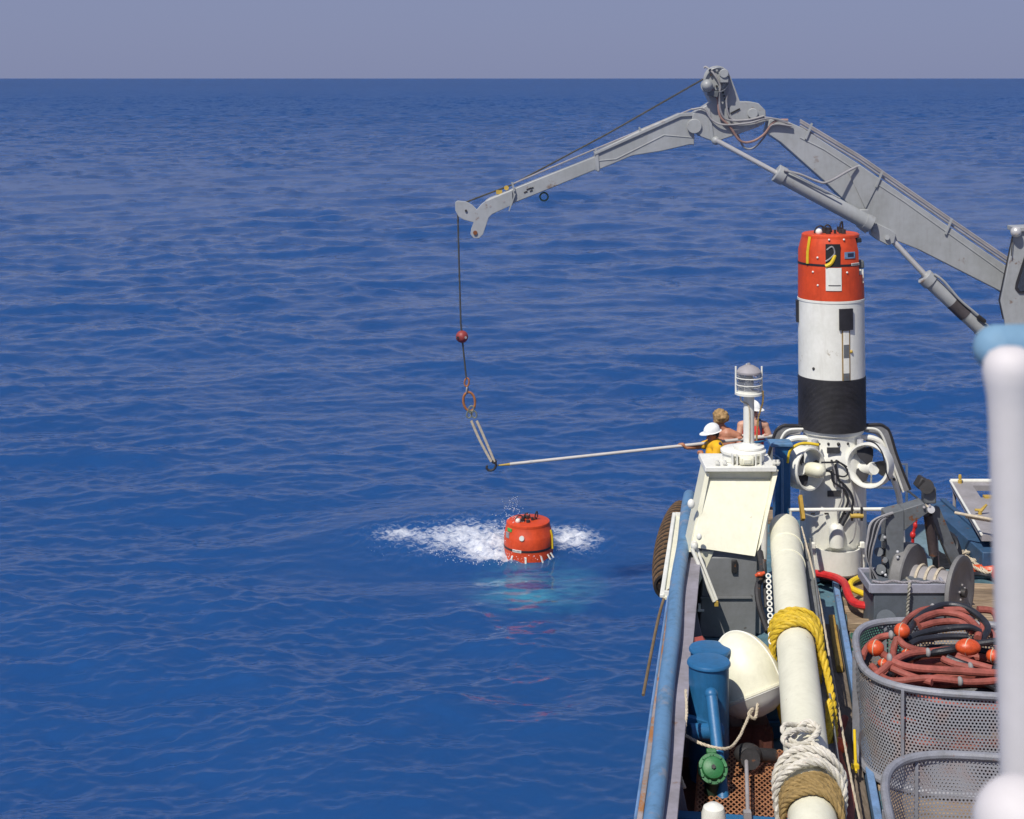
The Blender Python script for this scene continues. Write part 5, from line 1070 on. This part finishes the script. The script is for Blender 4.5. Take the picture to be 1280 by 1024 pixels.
m = MB(); m.lathe([(.15, -.04), (.46, -.045), (.48, -.03), (.48, .02), (.40, .03), (.36, .01), (.12, .02), (0, .02)], cR, db, n=48); m.build('drum_flange', M('drum_grey', (.17, .165, .165)), wn)
m = MB(); m.lathe([(.24, .02), (.24, .62)], cL, db, n=32); m.build('drum_core', PALEG, wn)
m = MB()
for i in range(3): m.torus(cL + dax * (.12 + i * .13), .255, .02, db, n=28, k=6)
m.build('wound_rope', TROPE, wn)
m = MB(); m.cyl(cR, cR + dax * .08, .06, n=14); m.build('hub', DARK, wn)
for i in range(5):
    a = i * 2 * math.pi / 5; q = cR + db @ Vector((math.cos(a) * .1, math.sin(a) * .1, .02)); m = MB(); m.cyl(q, q + dax * .02, .015, n=6); m.build('bolt', PALEG, wn)
for i in range(7):
    x0 = 1107 - i * 2.6; m = MB(); m.tube(cr([P(1110 + i, 646 - i * .8, WD - .22), P(1101 - i * 1.7, 652, WD - .28), P(1094 - i * 1.5, 672, WD - .32), P(1088 - i * .6, 700, WD - .35), P(1090 + i * 3.2, 745, WD - .3)], 6), .020, 7); m.build('hydraulic_hose', HBLK if i % 3 else HOSEG, wn)
m = MB()
for (x, y, r) in ((1102, 672, .05), (1101, 712, .07), (1104, 728, .05), (1098, 690, .06), (1106, 700, .04)): m.cyl(P(x, y, WD - .25), P(x + 3, y, WD - .05), r, n=10)
m.build('valve_block', GREYD, wn)
for x, y in ((1106, 672), (1103, 716), (1107, 719), (1122, 690), (1122, 697)): m = MB(); m.sphere(P(x, y, WD - .3), .022, n=6); m.build('fitting', GLASSF, wn)
m = MB(); m.box(P(1150, 758, WD + .1), (1.1, 1.2, .08)); m.build('skid', GREYD, wn)
# tray box in front
tb = thing('tray_box', P(1135, 784, 20.05), 'slate grey steel box with a pale rim standing in front of the winch', 'box')
TB = M('slate_box_paint', (.10, .115, .14), .55, var=.2, scale=3, rust=.15); TR = M('pale_rim_paint', (.30, .30, .36), .5, var=.15, scale=4)
m = MB(); c0 = P(1088, 731, 20.0); c1 = P(1182, 732, 20.0); zb = DK
m.box(((c0.x + c1.x) / 2 + .02, 20.32, (c0.z + zb) / 2 - .02), (c1.x - c0.x - .06, .62, c0.z - zb - .04)); m.build('body', TB, tb, bevel=.012)
m = MB(); zz = c0.z
for (xa, ya, xb, yb) in ((c0.x, 20.0, c1.x, 20.0), (c0.x, 20.66, c1.x, 20.66), (c0.x, 20.0, c0.x, 20.66), (c1.x, 20.0, c1.x, 20.66)):
    m.bar((xa, ya, zz - .05), (xb, yb, zz - .05), .035, .12)
m.build('rim', TR, tb, bevel=.008)
m = MB(); m.cyl(P(1108, 775, 19.98), P(1108, 775, 20.4), .12, n=20); m.cyl(P(1108, 775, 19.95), P(1108, 775, 19.98), .13, n=20); m.build('side_pipe', TB, tb)
m = MB(); m.rope(cr([P(1132, 722, 20.5), P(1137, 727, 20.05), P(1136.5, 735, 19.93), P(1135, 752, 19.93), P(1134, 772, 19.93)], 12), .022, .10, strands=2, n=5); m.build('lashing_chain', M('chain_grey', (.33, .31, .27), .6, var=.4, scale=25), tb)
m = MB(); m.rope(cr([P(1090 + i * 13, 726.5 + (i % 2) * 2, 19.985 + .02) for i in range(8)], 8), .018, .12, n=5); m.build('rim_rope', M('grey_rope', (.30, .28, .31), .8, var=.3, scale=20), tb)
# hoses on deck between
m = MB(); m.tube(cr([P(1018, 717, 22.0), P(1032, 719, 21.8), P(1046, 723, 21.6), P(1056, 730, 21.3), P(1060, 742, 21.0), P(1066, 752, 20.8), P(1078, 757, 20.6), P(1095, 757, 20.5)], 8), .058, 10)
tag(m.build('red_duct_hose', REDP), 'shiny red ribbed hose snaking from under the tall buoy', 'hose')
m = MB(); m.tube(cr([P(1075, 722, 21.5), P(1064, 728, 21.3), P(1064, 735, 21.2), P(1076, 741, 21.0), P(1092, 747, 20.8)], 8), .042, 10)
tag(m.build('yellow_duct_hose', YEL), 'yellow hose lying beside the red hose on deck', 'hose')
# green tarp
tp = MB(); nx, ny = 26, 16; vs = []; a0 = P(1036, 782, 19.7)
for j in range(ny):
    for i in range(nx):
        x, y = i / (nx - 1), j / (ny - 1); zz = DK + .03 + .22 * math.sin(math.pi * x) ** .7 * math.sin(math.pi * min(1, y * .95 + .03)) ** .7 * (.75 + .5 * mnoise.noise(Vector((x * 4, y * 4, 3)))) + .03 * mnoise.noise(Vector((x * 13, y * 11, 1)))
        vs.append(SH(2.15 + x * .75 + .05 * mnoise.noise(Vector((y * 3, 0, 9))), 19.9 + y * .75 + .06 * mnoise.noise(Vector((x * 3, 5, 2))), zz))
tp.add(vs, [(j * nx + i, j * nx + i + 1, (j + 1) * nx + i + 1, (j + 1) * nx + i) for j in range(ny - 1) for i in range(nx - 1)])
tag(tp.build('green_tarp', TARP, smooth=60), 'crumpled dark green tarpaulin on the planks beside the slate box', 'tarpaulin')
# raised timber hatch edge and steel frame
m = MB(); m.sbox(2.12, 5.0, 20.75, 20.95, DK, DK + .12); tag(m.build('timber_baulk', WOOD, bevel=.012), 'squared timber baulk lying across the deck behind the tarpaulin', 'timber')
m = MB(); m.sbox(2.1, 3.4, 18.55, 18.95, DK + .004, DK + .05); tag(m.build('black_strap', M('black_strip', (.02, .02, .025), .7, var=.3)), 'dark steel strip across the planks behind the tall basket', 'strip')
# steel end deck with blue beam, platform and ropes
m = MB(); m.sbox(2.2, 10.5, 23.35, 25.9, 1.985, 2.03); tag(m.build('steel_plate_deck', M('blue_grey_plate', (.16, .24, .28), .6, var=.25, scale=1.5, rust=.2, rustcol=(.25, .22, .2)), bevel=.01), kind='structure')
m = MB(); a_, b_ = PZ(1166, 637, 2.2), PZ(1240, 703, 2.2); m.bar(a_, b_, .28, .30); m.bar(a_ + Vector((.16, 0, .17)), b_ + Vector((.16, 0, .17)), .08, .05)
tag(m.build('blue_beam', M('dull_blue_steel', (.035, .085, .17), .55, var=.25, rust=.2), bevel=.015), 'dull blue steel beam running to the far deck edge', 'beam')
ZP = 2.55; pf = thing('steel_platform', PZ(1240, 690, ZP) * 1.0, 'pale grey steel platform plate with a square opening at the far deck edge', 'platform')
A_, B_, C_, D_ = PZ(1188, 602, ZP), PZ(1330, 602, ZP), PZ(1345, 671, ZP), PZ(1227, 669, ZP)
h0, h1, h2, h3 = PZ(1216, 607, ZP), PZ(1310, 607, ZP), PZ(1318, 622, ZP), PZ(1226, 622, ZP)
m = MB()
for quad in ([A_, B_, h1, h0], [B_, C_, h2, h1], [C_, D_, h3, h2], [D_, A_, h0, h3]): m.prism(quad, (0, 0, -.09))
m.build('plate', PALEG, pf, smooth=0)
m = MB(); m.tube([A_ + UZ * .01, B_ + UZ * .01], .035, 8); m.tube([A_ + UZ * .01, D_ + UZ * .01], .02, 8); m.build('edge_bead', WHITE, pf)
for px, py in ((1193, 605), (1241, 667), (1330, 667)):
    q = PZ(px, py, ZP); m = MB(); m.cyl(q - UZ * .08, Vector((q.x, q.y, 2.0)), .03, n=10); m.build('leg', PALEG, pf)
m = MB(); q = PZ(1200, 604, ZP); m.lathe([(.035, 0), (.035, .05), (.02, .06), (.03, .10), (.025, .14), (0, .15)], q, n=12); m.build('cleat_pin', GOLD, pf)
q = PZ(1225, 643, ZP); m = MB(); m.cyl(q, q + UZ * .06, .03, n=10); m.tube([q + Vector((-.08, 0, .07)), q + Vector((.02, 0, .06)), q + Vector((.10, -.02, .16))], [.02, .03, .018], 8); m.build('cleat', GOLD, pf)
m = MB(); m.sbox(0, .01, 0, .01, 0, .01) if False else None
m = MB(); q = PZ(1245, 622, ZP); m.box(q + UZ * .01, (.4, .12, .04)); m.build('wood_pad', GOLD, pf)
m = MB(); m.tube([P(1194, 641, 22.9), P(1215, 645, 22.7), P(1253, 652, 22.4)], .022, 8); m.tube([P(1207, 646, 22.8), P(1250, 653.5, 22.5)], .02, 8)
tag(m.build('boat_hook_poles', TROPE), 'two thin pale poles lying across the front of the grey platform', 'poles')
rp = MB(); rd = random.Random(5)
for k_ in range(4):
    c = SH(4.15 + k_ * .25, 23.9 - .2 * (k_ % 2), 2.06); pts = [c + Vector((rd.uniform(-.38, .38), rd.uniform(-.55, .55), .02 + rd.uniform(0, .1))) for _ in range(11)]; rp.rope(cr(pts, 10), .024, n=4)
rp.rope(cr([PZ(1180, 668, 2.06), PZ(1195, 677, 2.06), PZ(1208, 679, 2.06), PZ(1219, 676, 2.06)], 12), .026, n=4)
tag(rp.build('rope_heap', TROPE), 'loose heap of tan rope on the steel deck behind the winch', 'rope')
m = MB()
for i in range(5): m.torus(PZ(1182, 690, 2.25) + UZ * .03 * i, .22 - .01 * i, .03, Matrix.Rotation(R(60), 3, 'X'), n=24, k=6)
tag(m.build('black_cable_coil', HBLK), 'black cable coil standing behind the winch drum', 'coil')
m = MB(); m.sphere(P(1144, 657, 21.6), .035, (.9, 1, 1.5)); m.sphere(P(1141, 669, 21.6), .04, (1, 1, 1.3)); m.tube([P(1146, 644, 21.6), P(1144, 657, 21.6), P(1141, 669, 21.6), P(1141, 690, 21.6)], .022, 8)
tag(m.build('red_fitting', REDP), 'small red fitting seen through the winch frame', 'fitting')
m = MB(); m.tube(cr([PZ(1207, 713, 2.08), PZ(1225, 712, 2.08), PZ(1245, 714, 2.08), PZ(1262, 722, 2.08), PZ(1290, 735, 2.08)], 8), .075, 10); m.sphere(PZ(1250, 719, 2.12), .12)
tag(m.build('orange_float_hose', FLOATM), 'fat orange hose with a float on the planks behind the basket', 'hose')
m = MB(); m.tube(cr([PZ(1205, 719, 2.07), PZ(1230, 718, 2.07), PZ(1260, 728, 2.07), PZ(1290, 745, 2.07)], 8), .035, 8)
tag(m.build('black_deck_hose', HBLK), 'thin black hose on the planks beside the fat orange hose', 'hose')
# ================================================================== BASKETS
def basket(name, cu, cv, ru, rv, zt, label, ex=3.2):
    bk = thing(name, SH(cu, cv, DK), label, 'basket'); N = 96; z0 = DK + .06
    def ringp(z, sc_=1.0):
        out = []
        for i in range(N):
            a = 2 * math.pi * i / N; c, s = math.cos(a), math.sin(a); x = ru * sc_ * math.copysign(abs(c) ** (2 / ex), c); y = rv * sc_ * math.copysign(abs(s) ** (2 / ex), s); out.append(SH(cu + x, cv + y, z))
        return out
    lo, hi = ringp(z0), ringp(zt); me = bpy.data.meshes.new('perforated_wall'); org = ORG[bk.name]
    lv = [lo] + [[a.lerp(b_, t) + (a - SH(cu, cv, z0)).normalized() * .045 * mnoise.noise(a.lerp(b_, t) * 2.3) for a, b_ in zip(lo, hi)] for t in (.2, .4, .6, .8)] + [hi]
    me.from_pydata([tuple(p - org) for q in lv for p in q], [], [(k * N + i, k * N + (i + 1) % N, (k + 1) * N + (i + 1) % N, (k + 1) * N + i) for k in range(5) for i in range(N)])
    L = [0]
    for i in range(N): L.append(L[-1] + (lo[(i + 1) % N] - lo[i]).length)
    uvl = me.uv_layers.new(name='uv')
    for i, pol in enumerate(me.polygons):
        k_, j_ = divmod(i, N); h_ = (zt - z0) / 5
        for li, q in zip(pol.loop_indices, ((L[j_], k_ * h_), (L[j_ + 1], k_ * h_), (L[j_ + 1], k_ * h_ + h_), (L[j_], k_ * h_ + h_))): uvl.data[li].uv = q
    me.polygons.foreach_set('use_smooth', [True] * N * 5); me.materials.append(PERF); o = bpy.data.objects.new('perforated_wall', me); col.objects.link(o); o.parent = bk
    m = MB(); m.tube(ringp(zt + .01), .042, 10, closed=True); m.build('top_rim', BASKET, bk); m = MB(); m.tube(ringp(z0 - .01), .045, 10, closed=True); m.build('bottom_rim', BASKET, bk)
    fl = ringp(z0 + .005, .985); m = MB(); m.add(fl, [tuple(range(N))]); m.build('floor', M('basket_floor', (.16, .12, .10), .7, var=.4, scale=4, rust=.4), bk, smooth=0)
    for i in range(0, N, 16):
        p, q = ringp(z0, 1.012)[i], ringp(zt, 1.012)[i]; m = MB(); m.bar(p, q, .075, .03, EU if i % 48 else EV); m.build('upright', BASKET, bk)
    return bk
b1 = basket('hose_basket', 3.10, 17.15, 1.12, 1.05, 3.10, 'grey perforated steel basket full of coiled hoses')
b2 = basket('empty_basket', 3.05, 13.75, 1.05, 1.20, 2.98, 'empty grey perforated steel basket in the foreground')
# hoses heaped in the first basket
def strand(par, mat, pl, r, name='hose'):
    m = MB(); m.tube(cr([P(x, y, d) for x, y, d in pl], 8), r * .86, 10); return m.build(name, mat, par)
rh = thing('red_hose_coil', SH(3.1, 17.15, DK + .1), 'coiled red hose with orange floats heaped in the grey basket', 'hose')
bh = thing('black_hose_coil', SH(3.15, 17.1, DK + .1), 'coiled black hose tangled with the red hose in the basket', 'hose')
rd = random.Random(21)
for i in range(15):
    par, mat = (rh, HRED) if i % 3 != 1 else (bh, HBLK); z = 2.30 + i * .042; pts = []; r0 = rd.uniform(.62, .92); ph = rd.uniform(0, 6); cu, cv = 3.1 + rd.uniform(-.1, .1), 17.15 + rd.uniform(-.08, .08)
    for j in range(30):
        a = 2 * math.pi * j / 30; pts.append(SH(cu + math.cos(a) * r0 * 1.02, cv + math.sin(a) * r0, z + .04 * math.sin(2 * a + ph)))
    m = MB(); m.tube(pts, .045, 9, closed=True); m.build('turn', mat, par)
strand(rh, HRED, [(1090, 833, 16.4), (1112, 851, 16.05), (1160, 848, 16.0), (1215, 853, 16.0), (1262, 848, 16.05), (1300, 835, 16.2)], .044)
strand(rh, HRED, [(1096, 812, 16.6), (1108, 821, 16.4), (1120, 829, 16.25), (1142, 835, 16.2), (1200, 839, 16.15), (1262, 842, 16.15), (1310, 838, 16.2)], .048)
strand(rh, HRED, [(1090, 848, 16.15), (1104, 837, 16.2), (1116, 827, 16.3), (1135, 818, 16.5), (1160, 815, 16.6), (1190, 812, 16.7)], .044)
strand(rh, HRED, [(1108, 832, 16.3), (1120, 838, 16.2), (1140, 846, 16.1), (1165, 853, 15.95)], .044)
strand(rh, HRED, [(1121, 798, 16.7), (1117, 812, 16.6), (1116, 826, 16.4)], .042)
strand(rh, HRED, [(1122, 798, 16.7), (1131, 807, 16.6), (1148, 813, 16.6), (1170, 815, 16.7), (1195, 816, 16.7)], .044)
strand(rh, HRED, [(1126, 786, 17.0), (1134, 775, 17.3), (1150, 764, 17.6), (1168, 760, 17.7)], .042)
strand(rh, HRED, [(1145, 778, 17.2), (1160, 770, 17.4), (1180, 766, 17.5), (1205, 771, 17.4), (1222, 786, 17.1), (1222, 798, 16.9)], .048)
strand(rh, HRED, [(1150, 784, 17.1), (1172, 778, 17.2), (1200, 778, 17.2), (1215, 790, 17.0)], .044)
strand(rh, HRED, [(1180, 763, 17.6), (1205, 763, 17.6), (1225, 772, 17.5), (1229, 786, 17.3), (1222, 800, 17.0)], .044)
strand(rh, HRED, [(1078, 822, 16.6), (1085, 808, 16.8), (1100, 797, 17.0), (1116, 794, 17.0)], .042)
strand(rh, HRED, [(1178, 824, 16.5), (1192, 830, 16.4), (1212, 835, 16.3)], .044); strand(rh, HRED, [(1195, 822, 16.5), (1215, 829, 16.4), (1240, 836, 16.3)], .044)
strand(rh, HRED, [(1222, 762, 18.2), (1240, 764, 18.2), (1247, 775, 18.1), (1246, 784, 18.0)], .05); strand(rh, HRED, [(1232, 782, 17.6), (1245, 800, 17.2), (1250, 822, 16.8)], .046)
strand(bh, HBLK, [(1132, 800, 16.8), (1138, 785, 17.1), (1150, 770, 17.4), (1168, 760, 17.6), (1185, 756, 17.7), (1208, 760, 17.6), (1228, 774, 17.4), (1235, 786, 17.2), (1228, 798, 17.0), (1220, 804, 16.9)], .044)
strand(bh, HBLK, [(1126, 828, 16.5), (1142, 820, 16.55), (1165, 816, 16.6), (1190, 812, 16.6), (1215, 806, 16.7), (1250, 801, 16.7), (1290, 796, 16.8)], .044)
strand(bh, HBLK, [(1130, 804, 16.8), (1145, 794, 16.9), (1175, 787, 17.0), (1210, 784, 17.0), (1225, 790, 17.0)], .042)
strand(bh, HBLK, [(1137, 806, 16.7), (1150, 800, 16.8), (1180, 796, 16.9), (1210, 796, 16.9)], .042)
strand(bh, HBLK, [(1078, 838, 16.5), (1084, 824, 16.8), (1100, 800, 17.2), (1120, 786, 17.5)], .042)
strand(bh, HBLK, [(1184, 822, 16.5), (1205, 830, 16.4), (1230, 836, 16.4), (1270, 836, 16.4)], .042)
for (x, y, d, r, s) in ((1127.5, 788.5, 16.75, .10, (1, 1, .92)), (1094.5, 810, 16.5, .10, (1.05, 1, .95)), (1210, 809, 16.5, .115, (1.35, 1, .85)), (1104, 829, 16.35, .062, (1.1, 1, .8)), (1241, 820, 16.6, .08, (1, 1, 1)), (1133, 816, 16.55, .05, (1.2, 1, .8))):
    r *= .88; m = MB(); m.sphere(P(x, y, d), r, s); f_ = m.build('float', FLOATM, rh)
    m = MB(); m.torus(P(x, y, d), r * .99, .007, Matrix.Rotation(R(90), 3, 'Y') @ Matrix.Rotation(R(35), 3, 'X'), n=24, k=5, sx=s[2] * 1.02, sy=1.02); m.build('groove', M('pale_groove', (.55, .42, .30), .6), f_)
for (x, y, d) in ((1114, 794, 16.98), (1166, 760, 17.62), (1160, 816, 16.57), (1112, 823, 16.3), (1200, 852, 15.98), (1213, 834, 16.3)):
    m = MB(); m.sphere(P(x, y, d), .052, (.6, 1, 1), 8); m.build('tape', M('grey_tape', (.28, .27, .27), .7), rh)
# ================================================================== FOREGROUND STANCHIONS ON THE BRIDGE WING
ZF = 7.75; FGW = M('chalky_white_paint', (.60, .565, .565), .6, var=.06, scale=6, bump=0)
m = MB(); m.box((1.2, -.1, ZF - .06), (5.0, 3.4, .12)); tag(m.build('bridge_wing_deck', STEELDK), kind='structure')
fs = thing('stanchion', (P(1314, 0, 1.65).x + .012, 1.65, ZF), 'blurred white rail stanchion rising at the right edge of the photo', 'stanchion')
q = P(1314, 432, 1.65); m = MB(); m.lathe([(0, 0), (.012, -.001), (.022, -.006), (.028, -.015), (.030, -.026), (.0285, -.04), (.0265, -.053), (.0255, -.07), (.0255, -.5), (.0255, ZF - q.z)], q, n=24)
m.build('post', FGW, fs)
fs.rotation_euler = (0, R(-1.9), 0)
f2 = thing('stanchion', (P(1268, 0, 1.5).x, 1.5, ZF), 'blurred white ball topped stanchion in the bottom right corner', 'stanchion')
q = P(1276, 1030, 1.5); m = MB(); m.sphere(q, .046, n=18); m.cyl(q, Vector((q.x, 1.5, ZF)), .02, n=16); m.build('post', FGW, f2)
bl = thing('blue_handrail', (P(1290, 0, 2.1).x, 2.1, ZF), 'blurred blue rail end behind the top of the white stanchion', 'rail')
q = P(1247, 436, 1.95); m = MB(); m.tube([q, q + Vector((.35, .05, .0))], .031, 18); m.sphere(q, .031, n=14); m.build('rail_end', M('pale_worn_blue', (.16, .29, .42), .7, var=.2), bl)
m = MB(); m.cyl(q + Vector((.3, .04, 0)), Vector((q.x + .3, q.y + .04, ZF)), .03, n=14); m.build('rail_post', RAILB, bl)

# ------------------------------------------------------------------ groups of repeats
for o in list(sc.objects):
    if o.parent is None and 'category' in o:
        g = {'person': 'people working at the ship side', 'grating': 'rusty expanded metal gratings', 'stanchion': 'white stanchions of the bridge wing', 'basket': 'grey perforated baskets', 'buoy': 'orange capped instrument buoys'}.get(o['category'])
        if g: o['group'] = g
